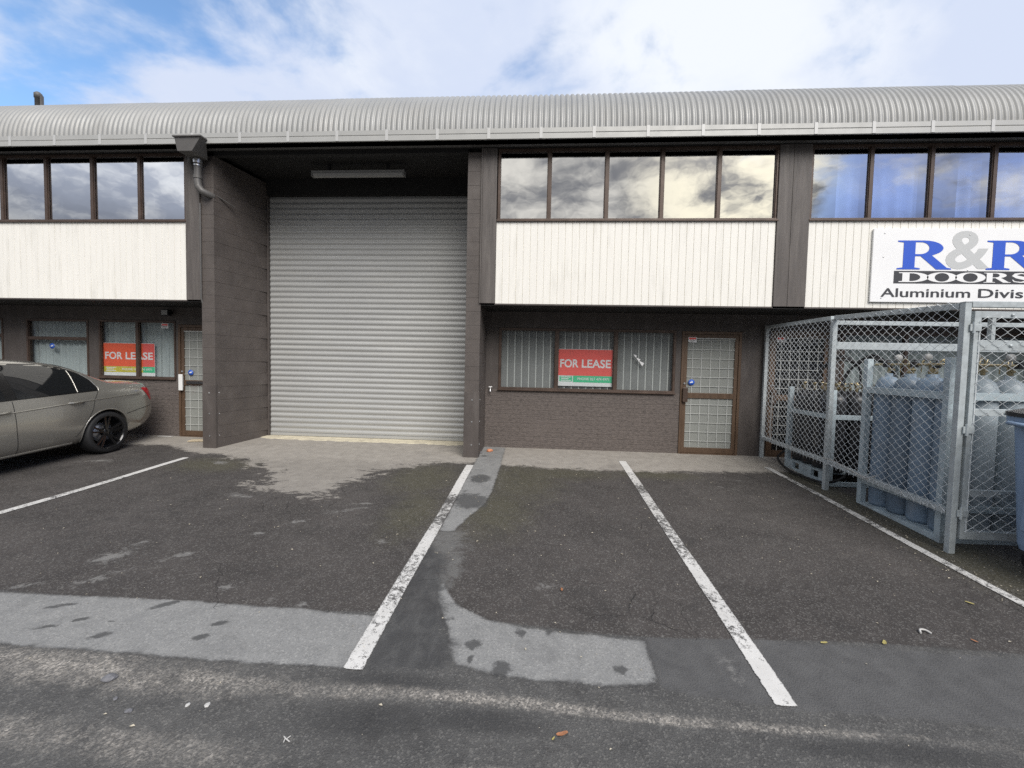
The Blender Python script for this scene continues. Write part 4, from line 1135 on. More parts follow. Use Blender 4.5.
nth = ['first', 'second', 'third', 'fourth']
zc = gz(-1.9) + 0.048
for i in range(4):            # row along the side mesh, counted from the gate post
    y = -2.27 + i * 0.255
    gas_cylinder(3.86, y, zc, 1.45, 'blue', f'blue-grey gas cylinder in the row behind the side mesh, {nth[i]} from the gate post', 'gas cylinders in the front rack')
for j in range(1, 4):         # row behind the gate
    gas_cylinder(3.86 + j * 0.245, -2.27, zc, 1.45, 'pale', f'pale grey gas cylinder behind the gate mesh, {nth[j]} along from the gate post', 'gas cylinders in the front rack')
for i in range(1, 4):
    for j in range(1, 4):
        gas_cylinder(3.86 + j * 0.245, -2.27 + i * 0.255, zc, 1.45, 'blue', 'blue-grey gas cylinder in the middle of the front rack behind the outer rows', 'gas cylinders in the middle of the front rack')
zc1 = gz(-0.3) + 0.152
for i in range(4):
    gas_cylinder(3.87, -0.66 + i * 0.235, zc1, 1.02, 'black', f'black gas cylinder against the side mesh near the fenced door, {nth[i]} from the dividing rail', 'black gas cylinders in the rear rack', 0.115)
for i in range(4):
    for j in range(1, 4):
        gas_cylinder(3.87 + j * 0.24, -0.66 + i * 0.235, zc1, 1.02, 'black', 'black gas cylinder in the inner rows of the rack near the fenced door', 'inner black gas cylinders in the rear rack', 0.115)
# manifold pipework over the racks and black hoses
mf = thing('gas_manifold', 'brass pipe manifold with valves and gauges above the blue-grey cylinders', 'pipework', (4.2, -1.9, zc + 1.56))
MB().tube([(-0.44, -0.44, 0.02), (0.5, -0.44, 0.02)], 0.012, 8).tube([(-0.44, -0.44, 0.02), (-0.44, 0.46, 0.02)], 0.012, 8).tube([(-0.1, -0.44, 0.02), (-0.1, 0.46, 0.02)], 0.012, 8).tube([(0.2, -0.44, 0.02), (0.2, 0.46, 0.02)], 0.012, 8).build('header_pipe', M['brass'], mf)
for k in range(14):
    a, b = random.uniform(-0.42, 0.46), random.uniform(-0.42, 0.42)
    c = (a + random.uniform(-.1, .1), b + random.uniform(-.1, .1))
    pg = MB().tube([(a, b, 0.02), (a, b, 0.06), ((a + c[0]) / 2, (b + c[1]) / 2, 0.09), (c[0], c[1], 0.02), (c[0], c[1], -0.06)], 0.006, 6)
    pg.build('pigtail', M['brass'], mf)
for (a, b) in ((-0.44, -0.2), (-0.44, 0.15), (0.05, -0.46), (0.3, -0.46), (-0.25, -0.46)):
    gg = MB().lathe([(0.0, -0.012), (0.035, -0.012), (0.037, 0.0), (0.035, 0.014), (0.0, 0.014)], (a, b, 0.09), 14, 'y')
    gg.tube([(a, b, 0.05), (a, b, 0.02)], 0.008, 6)
    gg.build('gauge', M['lampbody'], mf)
for (a, b) in ((-0.44, -0.05), (-0.44, 0.3), (-0.1, 0.1), (0.2, 0.0), (0.15, -0.44), (-0.1, -0.3), (0.42, -0.44)):
    vb = MB().box(a - 0.025, a + 0.025, b - 0.025, b + 0.025, -0.01, 0.05, 0.006); vb.box(a - 0.05, a + 0.05, b - 0.008, b + 0.008, 0.06, 0.072, 0.003); vb.tube([(a, b, 0.05), (a, b, 0.062)], 0.006, 6)
    vb.build('valve', M['black'], mf)
def loop(pts, n=24):
    """Smooth curve through control points (Catmull-Rom)."""
    P = [Vector(p) for p in pts]; P = [P[0]] + P + [P[-1]]; out_ = []
    for i in range(1, len(P) - 2):
        for k in range(n):
            t = k / n
            a, b, c, d = P[i - 1:i + 3]
            out_.append(0.5 * ((2 * b) + (c - a) * t + (2 * a - 5 * b + 4 * c - d) * t * t + (3 * b - a - 3 * c + d) * t ** 3))
    out_.append(P[-2]); return out_
hz = MB()
for k in range(7):
    y = -0.75 + 0.14 * k; x = 3.86 + 0.1 * (k % 4)
    hz.tube(loop([(x, y, 1.28), (x + 0.06, y - 0.05, 1.5), (x + 0.2, y - 0.22, 1.62 + 0.03 * (k % 3)), (x + 0.38, y - 0.3, 1.52), (x + 0.42, y - 0.28, 1.3)], 8), 0.013, 6)
tag(hz.build('hose_bundle', M['rubber'], None, (4.0, -0.5, 1.28)), 'bundle of thin black hoses arching over the black cylinders in the cage', 'hoses')
cr = thing('equipment_crate', 'dark slatted crate of equipment stacked behind the mesh gate cylinders', 'crate', (5.3, -1.6, gz(-1.6)))
c_ = MB()
for k in range(5): c_.box(-0.42, 0.42, -0.5, -0.48, 0.06 + 0.19 * k, 0.2 + 0.19 * k, 0.004)
c_.box(-0.42, 0.42, -0.478, 0.45, 0.0, 0.95, 0.01)
c_.build('crate_body', M['black'], cr)
MB().box(-0.45, 0.45, -0.52, 0.48, 0.951, 1.0, 0.006).build('lid', M['bin'], cr)

rod = MB().tube(loop([(FX - 0.042, 0.36, 1.06), (FX - 0.05, 0.355, 0.8), (FX - 0.046, 0.37, 0.5), (FX - 0.04, 0.34, 0.37)], 8), 0.011, 6)
tag(rod.build('white_cord', M['paper'], None, (FX, 0.36, 0.4)), 'white cord hanging on the chain-link beside the fenced door', 'cord')
rod2 = MB().tube(loop([(FX - 0.045, -0.92, 0.362), (FX - 0.05, -1.1, 0.37), (FX - 0.055, -1.4, 0.335), (FX - 0.05, -1.62, 0.3), (FX - 0.07, -1.72, 0.315), (FX - 0.06, -1.8, 0.36)], 6), 0.0055, 6)
tag(rod2.build('white_cord', M['paper'], None, (FX, -1.4, 0.3)), 'white cord lying along the bottom rail of the chain-link side', 'cord')
hs = MB().tube(loop([(3.86, 0.45, 0.20), (3.62, 0.2, 0.12), (3.56, -0.2, 0.035), (3.62, -0.6, 0.012), (3.70, -0.8, 0.02), (3.80, -0.95, 0.12), (3.9, -1.0, 0.3)], 10), 0.016, 8)
tag(hs.build('black_hose', M['rubber'], None, (3.6, -0.2, 0.0)), 'thick black hose sagging to the ground under the chain-link', 'hose')

# ------------------------------------------------------------------ wheeled bin at the photo's edge
def wheeled_bin():
    X0, X1, Y0, Y1 = 3.80, 5.10, -3.52, -2.76
    g = gz(-3.1)
    loc = ((X0 + X1) / 2, (Y0 + Y1) / 2, g)
    t = thing('wheeled_bin', 'big blue-grey wheeled bin with black lid standing in front of the mesh gate', 'bin', loc)
    b = MB()
    hx, hy = (X1 - X0) / 2, (Y1 - Y0) / 2
    lev = [(0.175, 0.095, 0.07), (0.22, 0.085, 0.06), (0.75, 0.045, 0.03), (1.18, 0.02, 0.0), (1.18, -0.01, -0.03), (1.25, -0.015, -0.035), (1.25, 0.03, 0.03), (0.9, 0.06, 0.06)]
    vs = []; fs = []
    nseg = 6
    def ring(z, ix, iy):
        out_ = []; r = 0.07
        for (sx, sy, a0) in ((1, 1, 0), (-1, 1, 90), (-1, -1, 180), (1, -1, 270)):
            for k in range(nseg + 1):
                a = math.radians(a0 + 90 * k / nseg)
                out_.append((sx * (hx - ix - r) + r * math.cos(a), sy * (hy - iy - r) + r * math.sin(a), z))
        return out_
    rg = [ring(*l) for l in lev]; n = len(rg[0])
    for r in rg: vs += r
    for i in range(len(rg) - 1):
        for k in range(n): fs.append((i * n + k, i * n + (k + 1) % n, (i + 1) * n + (k + 1) % n, (i + 1) * n + k))
    fs.append(tuple(range(n - 1, -1, -1)))
    b.add(vs, fs)
    for k in (-1, 0, 1): b.box(-hx + 0.03, -hx + 0.055, k * 0.2 - 0.02, k * 0.2 + 0.02, 0.35, 1.15, 0.006)
    b.build('body', M['bin'], t)
    l = MB(); vs = []; fs = []
    for (z, i) in ((1.252, -0.03), (1.285, -0.03), (1.33, 0.06), (1.35, 0.2)): vs += ring(z, i, i)
    for i in range(3):
        for k in range(n): fs.append((i * n + k, i * n + (k + 1) % n, (i + 1) * n + (k + 1) % n, (i + 1) * n + k))
    fs += [tuple(range(n - 1, -1, -1)), tuple(range(3 * n, 4 * n))]
    l.add(vs, fs); l.build('lid', M['black'], t)
    MB().tube([(-hx - 0.01, 0.12, 1.2), (-hx - 0.07, 0.12, 1.2), (-hx - 0.07, 0.3, 1.2), (-hx - 0.01, 0.3, 1.2)], 0.016, 8).build('handle', M['bin'], t)
    for sx in (-1, 1):
        for sy in (-1, 1):
            w = MB().lathe([(0.0, -0.022), (0.07, -0.022), (0.08, -0.015), (0.08, 0.015), (0.07, 0.022), (0.0, 0.022)], (sx * (hx - 0.18), sy * (hy - 0.15), 0.08), 18, 'x')
            wo = w.build('wheel', M['rubber'], t)
            MB().box(sx * (hx - 0.18) - 0.035, sx * (hx - 0.18) - 0.025, sy * (hy - 0.15) - 0.03, sy * (hy - 0.15) + 0.03, 0.08, 0.176).box(sx * (hx - 0.18) + 0.025, sx * (hx - 0.18) + 0.035, sy * (hy - 0.15) - 0.03, sy * (hy - 0.15) + 0.03, 0.08, 0.176).build('fork', M['steel'], wo)
    t.rotation_euler.x = math.atan(SLOPE)
wheeled_bin()

# ------------------------------------------------------------------ parked saloon car
def car():
    """Local frame: y = -u (u runs forward from the rear axle), x to the side facing the shutter bay, z up."""
    t = thing('parked_car', 'olive-grey metallic saloon car with black alloy wheels parked tail to the wall', 'car', (-7.475, -0.535, gz(-0.535)))
    # stations: u, underside, sill w, mid w, shoulder w/z, belt w/z, rail w/z, top z
    S = [
        (-0.975, .44, .62, .70, (.71, .60), (.68, .80), (.56, .94), .96),
        (-0.95, .32, .68, .76, (.775, .60), (.74, .86), (.62, .985), 1.005),
        (-0.84, .25, .76, .825, (.835, .63), (.80, .90), (.67, 1.025), 1.045),
        (-0.60, .20, .82, .87, (.88, .66), (.835, .92), (.70, 1.04), 1.06),
        (-0.33, .18, .835, .89, (.905, .68), (.855, .935), (.70, 1.05), 1.08),
        (-0.12, .17, .84, .895, (.91, .68), (.86, .935), (.67, 1.145), 1.17),
        (0.12, .17, .84, .895, (.91, .69), (.86, .935), (.625, 1.295), 1.33),
        (0.42, .17, .845, .895, (.91, .69), (.865, .935), (.60, 1.375), 1.42),
        (0.85, .17, .85, .895, (.91, .69), (.87, .93), (.59, 1.412), 1.46),
        (1.30, .17, .85, .895, (.91, .68), (.87, .925), (.585, 1.412), 1.462),
        (1.75, .17, .85, .895, (.908, .67), (.87, .915), (.59, 1.345), 1.39),
        (2.15, .17, .85, .895, (.905, .66), (.865, .905), (.63, 1.19), 1.235),
        (2.50, .17, .85, .89, (.90, .65), (.86, .895), (.68, 1.02), 1.06),
        (2.85, .18, .84, .885, (.895, .63), (.84, .86), (.66, .93), .965),
        (3.20, .20, .80, .86, (.86, .60), (.79, .79), (.58, .86), .885),
        (3.45, .22, .66, .76, (.76, .56), (.68, .70), (.48, .765), .79),
        (3.58, .28, .44, .56, (.56, .50), (.50, .62), (.36, .67), .69)]
    rows = []
    for (u, zb, ws, wm, sh_, be, ra, T) in S:
        half = [(0.0, zb), (ws * 0.7, zb), (ws, zb + 0.045), (wm, (zb + sh_[1]) / 2 + 0.03), sh_, ((sh_[0] * .35 + be[0] * .65) + .006, sh_[1] * .35 + be[1] * .65), be, ((be[0] + ra[0]) / 2 + 0.012, (be[1] + ra[1]) / 2 + 0.01), ra, (ra[0] * 0.62, T * 0.75 + ra[1] * 0.25 + 0.004), (0.0, T)]
        ring = [(x, -u, z) for x, z in half] + [(-x, -u, z) for x, z in half[-2:0:-1]]
        rows.append(ring)
    n = len(rows[0]); vs = [p for r in rows for p in r]; fs = []
    for i in range(len(rows) - 1):
        for k in range(n): fs.append((i * n + k, i * n + (k + 1) % n, (i + 1) * n + (k + 1) % n, (i + 1) * n + k))
    fs.append(tuple(range(n - 1, -1, -1))); fs.append(tuple(range((len(rows) - 1) * n, len(rows) * n)))
    mb = MB(); mb.add(vs, fs, True)
    src = mb.build('body', M['carpaint'])
    md = src.modifiers.new('sub', 'SUBSURF'); md.levels = md.render_levels = 3
    bpy.context.view_layer.update()
    dg = bpy.context.evaluated_depsgraph_get()
    me_s = bpy.data.meshes.new_from_object(src.evaluated_get(dg))
    bm = bmesh.new(); bm.from_mesh(me_s); bvh = BVHTree.FromBMesh(bm)
    WB, RT = 2.76, 0.318
    def side(u, z, sx=1):
        h = bvh.ray_cast(Vector((sx * 2.0, -u, z)), Vector((-sx, 0, 0)))
        return h[0] if h[0] is not None else Vector((sx * 0.5, -u, z))
    def topz(x, u):
        h = bvh.ray_cast(Vector((x, -u, 3.0)), Vector((0, 0, -1)))
        return h[0] if h[0] is not None else Vector((x, -u, 1.0))
    # wheel wells cut out of the shell
    cut = MB()
    for ua in (-0.06, WB):
        for sx in (-1, 1):
            cut.lathe([(0.348, sx * 0.62), (0.348, sx * 1.2)], (0, -ua, 0.325), 40, 'x')
    cu = cut.build('well_cutter', M['black'])
    base = bpy.data.objects.new('shell', me_s); COL.objects.link(base)
    bo = base.modifiers.new('b', 'BOOLEAN'); bo.operation = 'DIFFERENCE'; bo.object = cu; bo.solver = 'EXACT'
    bpy.context.view_layer.update(); dg = bpy.context.evaluated_depsgraph_get()
    me = bpy.data.meshes.new_from_object(base.evaluated_get(dg)); me.name = 'body'
    for o in (src, cu, base): bpy.data.objects.remove(o)
    me.materials.clear(); me.materials.append(M['carpaint'])
    body = bpy.data.objects.new('body', me); COL.objects.link(body); body.parent = t
    nf = len(me.polygons); me.polygons.foreach_set('use_smooth', np.ones(nf, bool))
    try: me.set_sharp_from_angle(angle=math.radians(38))
    except Exception: pass
    bm.free()
    def strip(mb_, pts, sx, r, offd=0.002):
        """A bead following the body side through (u, z) points."""
        out_ = []
        for i in range(len(pts) - 1):
            a, b = pts[i], pts[i + 1]
            k = max(2, int(math.hypot(b[0] - a[0], b[1] - a[1]) / 0.03))
            for j in range(k + (i == len(pts) - 2)):
                s = j / k; p = side(a[0] + (b[0] - a[0]) * s, a[1] + (b[1] - a[1]) * s, sx)
                out_.append((p.x + sx * offd, p.y, p.z))
        mb_.tube(out_, r, 6)
    def patch_side(poly, sx, offd, res=0.03):
        """A skin over the body side inside a (u, z) polygon."""
        b2 = bmesh.new()
        f = b2.faces.new([b2.verts.new((p[0], p[1], 0)) for p in poly])
        us = [p[0] for p in poly]; zs = [p[1] for p in poly]
        k = min(us) + res
        while k < max(us):
            bmesh.ops.bisect_plane(b2, geom=list(b2.verts) + list(b2.edges) + list(b2.faces), plane_co=(k, 0, 0), plane_no=(1, 0, 0)); k += res
        k = min(zs) + res
        while k < max(zs):
            bmesh.ops.bisect_plane(b2, geom=list(b2.verts) + list(b2.edges) + list(b2.faces), plane_co=(0, k, 0), plane_no=(0, 1, 0)); k += res
        b2.verts.index_update(); m2 = MB()
        vv = []
        for v in b2.verts:
            p = side(v.co.x, v.co.y, sx); vv.append((p.x + sx * offd, p.y, p.z))
        m2.add(vv, [tuple(v.index for v in f.verts) for f in b2.faces], True)
        b2.free(); return m2
    def patch_top(poly, offd, res=0.06, axis=(0, 0, 1)):
        b2 = bmesh.new()
        b2.faces.new([b2.verts.new((p[0], p[1], 0)) for p in poly])
        for ax, rng_ in ((0, [p[0] for p in poly]), (1, [p[1] for p in poly])):
            k = min(rng_) + res
            no = (1, 0, 0) if ax == 0 else (0, 1, 0)
            while k < max(rng_):
                bmesh.ops.bisect_plane(b2, geom=list(b2.verts) + list(b2.edges) + list(b2.faces), plane_co=tuple(k * q for q in no), plane_no=no); k += res
        b2.verts.index_update(); m2 = MB()
        m2.add([tuple(topz(v.co.x, v.co.y) + Vector(axis) * offd) for v in b2.verts], [tuple(v.index for v in f.verts) for f in b2.faces], True)
        b2.free(); return m2
    rear_dlo = [(1.02, .945), (.315, .968), (.285, 1.275), (.55, 1.35), (1.02, 1.385)]
    quarter = [(.28, .968), (.05, .975), (.03, 1.0), (.06, 1.10), (.14, 1.19), (.25, 1.26)]
    front_dlo = [(2.28, .935), (1.14, .945), (1.14, 1.385), (1.45, 1.372), (1.75, 1.30), (2.0, 1.17)]
    surround = [(2.36, .922), (.01, .958), (-.015, 1.0), (.03, 1.125), (.12, 1.222), (.28, 1.31), (.56, 1.378), (1.08, 1.405), (1.5, 1.392), (1.8, 1.315), (2.08, 1.165)]
    for sx in (1, -1):
        sr = patch_side(surround, sx, 0.0015).build('window_surround', M['cartrim'], t)
        for poly in (rear_dlo, quarter, front_dlo): patch_side(poly, sx, 0.0035).build('side_window', M['carglass'], sr)
        ch = MB(); strip(ch, [(.298, .968), (.268, 1.268)], sx, 0.007, 0.004); strip(ch, [(.0, .962), (-.01, 1.0), (.035, 1.125), (.125, 1.224), (.28, 1.31)], sx, 0.006, 0.002)
        ch.build('window_trim', M['carpaint'], sr)
        gl = MB(); strip(gl, [(1.085, .93), (1.09, .80), (1.085, .55), (1.06, .24)], sx, 0.0045, -0.001)
        gl.build('door_gap', M['gap'], t); gl = MB()
        strip(gl, [(.02, .95), (.10, .84), (.15, .70), (.26, .50), (.38, .33)], sx, 0.0045, -0.001)
        gl.build('door_gap', M['gap'], t); gl = MB()
        strip(gl, [(2.3, .9), (2.32, .6), (2.28, .24)], sx, 0.0045, -0.001)
        gl.build('door_gap', M['gap'], t)
        cz = MB(); strip(cz, [(2.5, .745), (1.7, .765), (.9, .80), (.2, .832), (-.35, .85), (-.62, .852)], sx, 0.009, -0.001)
        cz.build('body_crease', M['carpaint'], t)
        sk = MB(); strip(sk, [(.40, .255), (1.2, .245), (2.3, .245)], sx, 0.03, -0.02); sk.build('sill', M['carpaint'], t)
        bpz = MB(); strip(bpz, [(-.37, .56), (-.60, .60), (-.86, .63)], sx, 0.005, -0.001); bpz.build('bumper_gap', M['gap'], t)
        for (ua, ub, z) in ((.26, .46, .835), (1.13, 1.33, .805)):
            hd = MB(); pa, pb = side(ua, z, sx), side(ub, z - 0.008, sx)
            hd.tube([(pa.x + sx * .0, pa.y, pa.z), (pa.x + sx * .026, pa.y - .03, pa.z), ((pa.x + pb.x) / 2 + sx * .032, (pa.y + pb.y) / 2, (pa.z + pb.z) / 2), (pb.x + sx * .026, pb.y + .03, pb.z), (pb.x, pb.y, pb.z)], 0.013, 8)
            hd.build('door_handle', M['carpaint'], t)
        mi = MB(); pm_ = side(2.12, .96, sx)
        mi.box(pm_.x + sx * 0.06, pm_.x + sx * 0.24, pm_.y - .07, pm_.y + .07, .93, 1.07, 0.03); mi.box(pm_.x - sx * 0.01, pm_.x + sx * 0.062, pm_.y - .03, pm_.y + .03, .93, .97, 0.008)
        mi.build('wing_mirror', M['carpaint'], t)
        patch_side([(-.72, .93), (-.80, .94), (-.89, .92), (-.94, .85), (-.95, .74), (-.91, .71), (-.86, .73), (-.80, .83)], sx, 0.004, 0.02).build('tail_light', M['tail'], t)
        patch_side([(3.42, .66), (3.05, .74), (3.02, .70), (3.2, .62), (3.45, .585)], sx, 0.004, 0.02).build('headlight', M['headlens'], t)
        # arch lips
        for ua in (-0.06, WB):
            ap = []
            for k in range(31):
                a = math.radians(-22 + 224 * k / 30)
                u, z = ua + 0.350 * math.cos(a), 0.325 + 0.350 * math.sin(a)
                if z < 0.2: continue
                p = side(u, z, sx); ap.append((p.x - sx * 0.004, p.y, p.z))
            MB().tube(ap, 0.010, 6).build('arch_lip', M['carpaint'], t)
    patch_top([(.50, .27), (.57, -.27), (.60, -.30), (-.60, -.30), (-.57, -.27), (-.50, .27)], 0.004).build('rear_window', M['carglass'], t)
    patch_top([(.56, 1.80), (.68, 2.46), (-.68, 2.46), (-.56, 1.80)], 0.004).build('windscreen', M['carglass'], t)
    pl = MB().box(-.26, .26, .0, .012, .50, .61, 0.004); pl.build('number_plate', M['plate'], t, (0, -0.985, 0))
    fin = MB(); pz = topz(0.0, 0.58).z
    fin.prism([(-.52, pz - .004), (-.68, pz - .008), (-.66, pz + .045), (-.63, pz + .05)], 'x', -.02, .02); fin.build('roof_aerial', M['carpaint'], t)
    ex = MB()
    for x in (-.42, -.34): ex.lathe([(0.032, 0), (0.035, 0.1), (0.028, 0.1), (0.026, 0.0)], (x, 0.86, .27), 12, 'y')
    ex.build('exhaust_pipe', M['chrome'], t)
    MB().box(-.62, .62, -2.9, .45, .19, .60).build('floor_pan', M['black'], t)
    # wheels
    for ua in (-0.06, WB):
        for sx in (1, -1):
            w = MB(); xc = sx * 0.79
            w.lathe([(0.252, -0.11), (0.295, -0.115), (RT - 0.012, -0.10), (RT, -0.075), (RT, 0.075), (RT - 0.012, 0.10), (0.295, 0.115), (0.252, 0.11)], (xc, -ua, RT), 40, 'x', cap=False)
            wo = w.build('wheel', M['rubber'], t)
            r_ = MB()
            r_.lathe([(0.257, sx * 0.10), (0.254, sx * 0.114), (0.243, sx * 0.110), (0.234, sx * 0.06), (0.228, -sx * 0.08), (0.05, -sx * 0.08)], (xc, -ua, RT), 40, 'x', cap=False)
            for k in range(10):
                a = 2 * PI * (k // 2) / 5 + (0.16 if k % 2 else -0.16) + 0.3
                ca, sa = math.cos(a), math.sin(a)
                q = MB(); q.box(0.04, 0.243, -0.014, 0.014, -0.014, 0.014, 0.004)
                vv = []
                for (rr, tt, ww) in q.v:
                    dpt = 0.088 - 0.03 * (1 - rr / 0.226)
                    vv.append((xc + sx * (dpt + ww), -ua + rr * ca - tt * sa, RT + rr * sa + tt * ca))
                r_.add(vv, q.f)
            r_.lathe([(0.0, sx * 0.078), (0.055, sx * 0.078), (0.06, sx * 0.06), (0.06, sx * 0.02)], (xc, -ua, RT), 20, 'x')
            r_.build('rim', M['rim'], wo)
            MB().lathe([(0.0, sx * 0.0), (0.15, sx * 0.0), (0.15, -sx * 0.02)], (xc, -ua, RT), 28, 'x').build('brake_disc', M['steel'], wo)
    t.rotation_euler = (math.atan(SLOPE), 0, 0)
car()

# ------------------------------------------------------------------ litter on the yard
def leaf(x, y, s, m, label, rz, cat='leaf', name='fallen_leaf', group=None):
    mb = MB(); vs = [(0, 0, .0)]; out_ = []
    for k in range(14):
        a = 2 * PI * k / 14
        r = s * (0.55 + 0.45 * abs(math.cos(a))) * (1 + 0.15 * math.sin(3 * a + rz))
        vs.append((r * math.cos(a), r * 0.55 * math.sin(a), 0.2 * s * abs(math.sin(a)) + 0.1 * s * math.cos(a) ** 2))
    mb.add(vs, [(0, k + 1, (k + 1) % 14 + 1) for k in range(14)], True)
    o = mb.build(name, m); o.location = (x, y, ground_z(x, y) + 0.006); o.rotation_euler.z = rz
    tag(o, label, cat, group)
leaf(0.13, -4.72, 0.028, M['leaf_o'], 'curled orange leaf in the road in front of the empty bays', .4)
leaf(0.09, -4.745, .011, M['leaf_y'], 'tiny yellow fragment beside the curled orange leaf', 1.0)
leaf(2.09, -3.93, .026, M['leaf_y'], 'bright yellow leaf on the dark bay in front of the gas cage', .9)
leaf(3.02, -3.44, .024, M['leaf_y'], 'dull yellow leaf by the bay line near the wheeled bin', 2.2)
leaf(1.72, -3.97, .022, M['leaf_y'], 'faded greenish leaf on the tar seam beside the bay line', .2)
leaf(2.66, -3.86, .018, M['leaf_o'], 'small brown-orange leaf past the white curl of litter', 2.0)
leaf(0.18, -3.54, .022, M['leaf_o'], 'small orange-brown leaf in the middle of the empty bay', 1.6)
cv = MB().tube(loop([(-.03, -.015, .008), (-.012, .014, .014), (.018, .012, .014), (.034, -.012, .008)], 6), 0.006, 6)
o = cv.build('litter', M['paper']); o.location = (2.42, -3.8, ground_z(2.42, -3.8)); tag(o, 'white curl of litter on the dark bay in front of the gas cage', 'litter')
def pebble(x, y, s, m, label, name='stone', group=None, flat=0.5):
    bm = bmesh.new(); bmesh.ops.create_icosphere(bm, subdivisions=2, radius=1)
    r = random.Random(int(x * 1000))
    for v in bm.verts: v.co = Vector((v.co.x * s * r.uniform(.85, 1.15), v.co.y * s * .75 * r.uniform(.85, 1.15), v.co.z * s * flat * r.uniform(.85, 1.15)))
    me = bpy.data.meshes.new(name); bm.to_mesh(me); bm.free(); me.materials.append(m)
    o = bpy.data.objects.new(name, me); COL.objects.link(o)
    o.location = (x, y, ground_z(x, y) + s * flat * .6); o.rotation_euler.z = r.uniform(0, 6)
    tag(o, label, name.replace('_', ' '), group)
pebble(-2.17, -4.61, .034, M['stone'], 'dark blue-grey stone on the pale worn strip of road')
pebble(-1.89, -4.78, .018, M['stone'], 'small grey stone on the road beyond the blue-grey stone')
pebble(-2.02, -4.72, .013, M['stone'], 'tiny dark stone between the blue-grey stone and the road edge')
pebble(-1.65, -4.72, .013, M['paper'], 'white chip on the road, rounder of the pair', 'litter', flat=.4)
pebble(-1.56, -4.71, .017, M['paper'], 'white chip on the road, longer of the pair', 'litter', flat=.25)
pebble(-0.83, 0.42, .055, M['brickbit'], 'broken orange brick at the foot of the block pier', 'brick_fragment', flat=.5)
pebble(-0.96, 0.30, .035, M['stone'], 'black lump on the ground beside the broken orange brick', 'stone')
twg = MB().tube([(-.02, .015, .006), (.0, .0, .009), (.02, -.008, .006)], .003, 5).tube([(.0, .0, .009), (.008, .018, .008)], .0025, 5).tube([(-.008, .005, .008), (-.004, -.014, .007)], .0025, 5)
o = twg.build('twig', M['paper']); o.location = (-1.08, -4.85, ground_z(-1.08, -4.85)); tag(o, 'pale forked twig lying on the road', 'twig')
ply = MB().box(-.14, .14, -.012, .012, 0, .26, .003, rot=Matrix.Rotation(0.25, 3, 'X'))
o = ply.build('timber_offcut', M['brickbit']); o.location = (-5.62, 0.56, 0.03); tag(o, 'orange timber offcut leaning by the door with the white handle', 'timber')
o = MB().box(-.2, .2, -.09, .09, 0, .012, .003).build('cardboard_scrap', M['timber']); o.location = (-5.85, 0.46, gz(0.46) + .004); o.rotation_euler.z = .3; tag(o, 'pale cardboard scrap on the ground by the door with the white handle', 'cardboard')
o = MB().box(-.13, .13, -.03, .03, 0, .01, .003).build('paper_scrap', M['paper']); o.location = (-6.72, 0.66, gz(0.66) + .004); tag(o, 'white paper scrap at the wall foot behind the car', 'paper')
# scattered grit and leaf crumbs: too many to count
gm = MB(); rr = random.Random(3)
for k in range(1500):
    zone = rr.random()
    if zone < .25: x, y = rr.uniform(-0.9, 5.0), rr.uniform(-3.4, 0.3)
    elif zone < .38: x, y = rr.uniform(-0.6, 3.5), 0.73 - abs(rr.gauss(0, .12))
    elif zone < .5: x, y = rr.uniform(3.2, 3.6), rr.uniform(-3.6, 0.4)
    elif zone < .8: x, y = rr.uniform(3.4, 4.8), rr.uniform(-3.3, -1.0)
    else: x, y = rr.uniform(-5, 3), rr.uniform(-4.9, -0.3)
    s = rr.uniform(.002, .009) * rr.uniform(.6, 1.5); z = ground_z(x, y) + .004; a = rr.uniform(0, 6)
    c, d = math.cos(a) * s, math.sin(a) * s
    gm.add([(x + c, y + d, z), (x - d * .6, y + c * .6, z + s * .4), (x - c * 1.3, y - d, z), (x + d * .5, y - c * .7, z + s * .3)], [(0, 1, 2, 3)])
g_ = gm.build('leaf_crumbs', mat('dry_leaf_crumbs', (0.42, 0.38, 0.30), 0.8, var=0.5, vscale=5)); g_['kind'] = 'stuff'

# ------------------------------------------------------------------ camera
cam = bpy.data.cameras.new('camera'); co = bpy.data.objects.new('camera', cam); COL.objects.link(co)
f_px, yaw, pitch, roll = 431.736, -6.88269e-2, -4.59660e-2, 2.12429e-2
cam.sensor_fit = 'HORIZONTAL'; cam.sensor_width = 36.0; cam.lens = f_px / 1024 * 36.0
cam.clip_start = 0.05; cam.clip_end = 2000
fw = Vector((math.sin(yaw) * math.cos(pitch), math.cos(yaw) * math.cos(pitch), math.sin(pitch)))
rt = Vector((math.cos(yaw), -math.sin(yaw), 0)); up = rt.cross(fw)
r2 = rt * math.cos(roll) + up * math.sin(roll); u2 = up * math.cos(roll) - rt * math.sin(roll)
mw = Matrix((r2, u2, -fw)).transposed().to_4x4(); mw.translation = Vector((0, -6.6, 1.4645))
co.matrix_world = mw
scene.camera = co

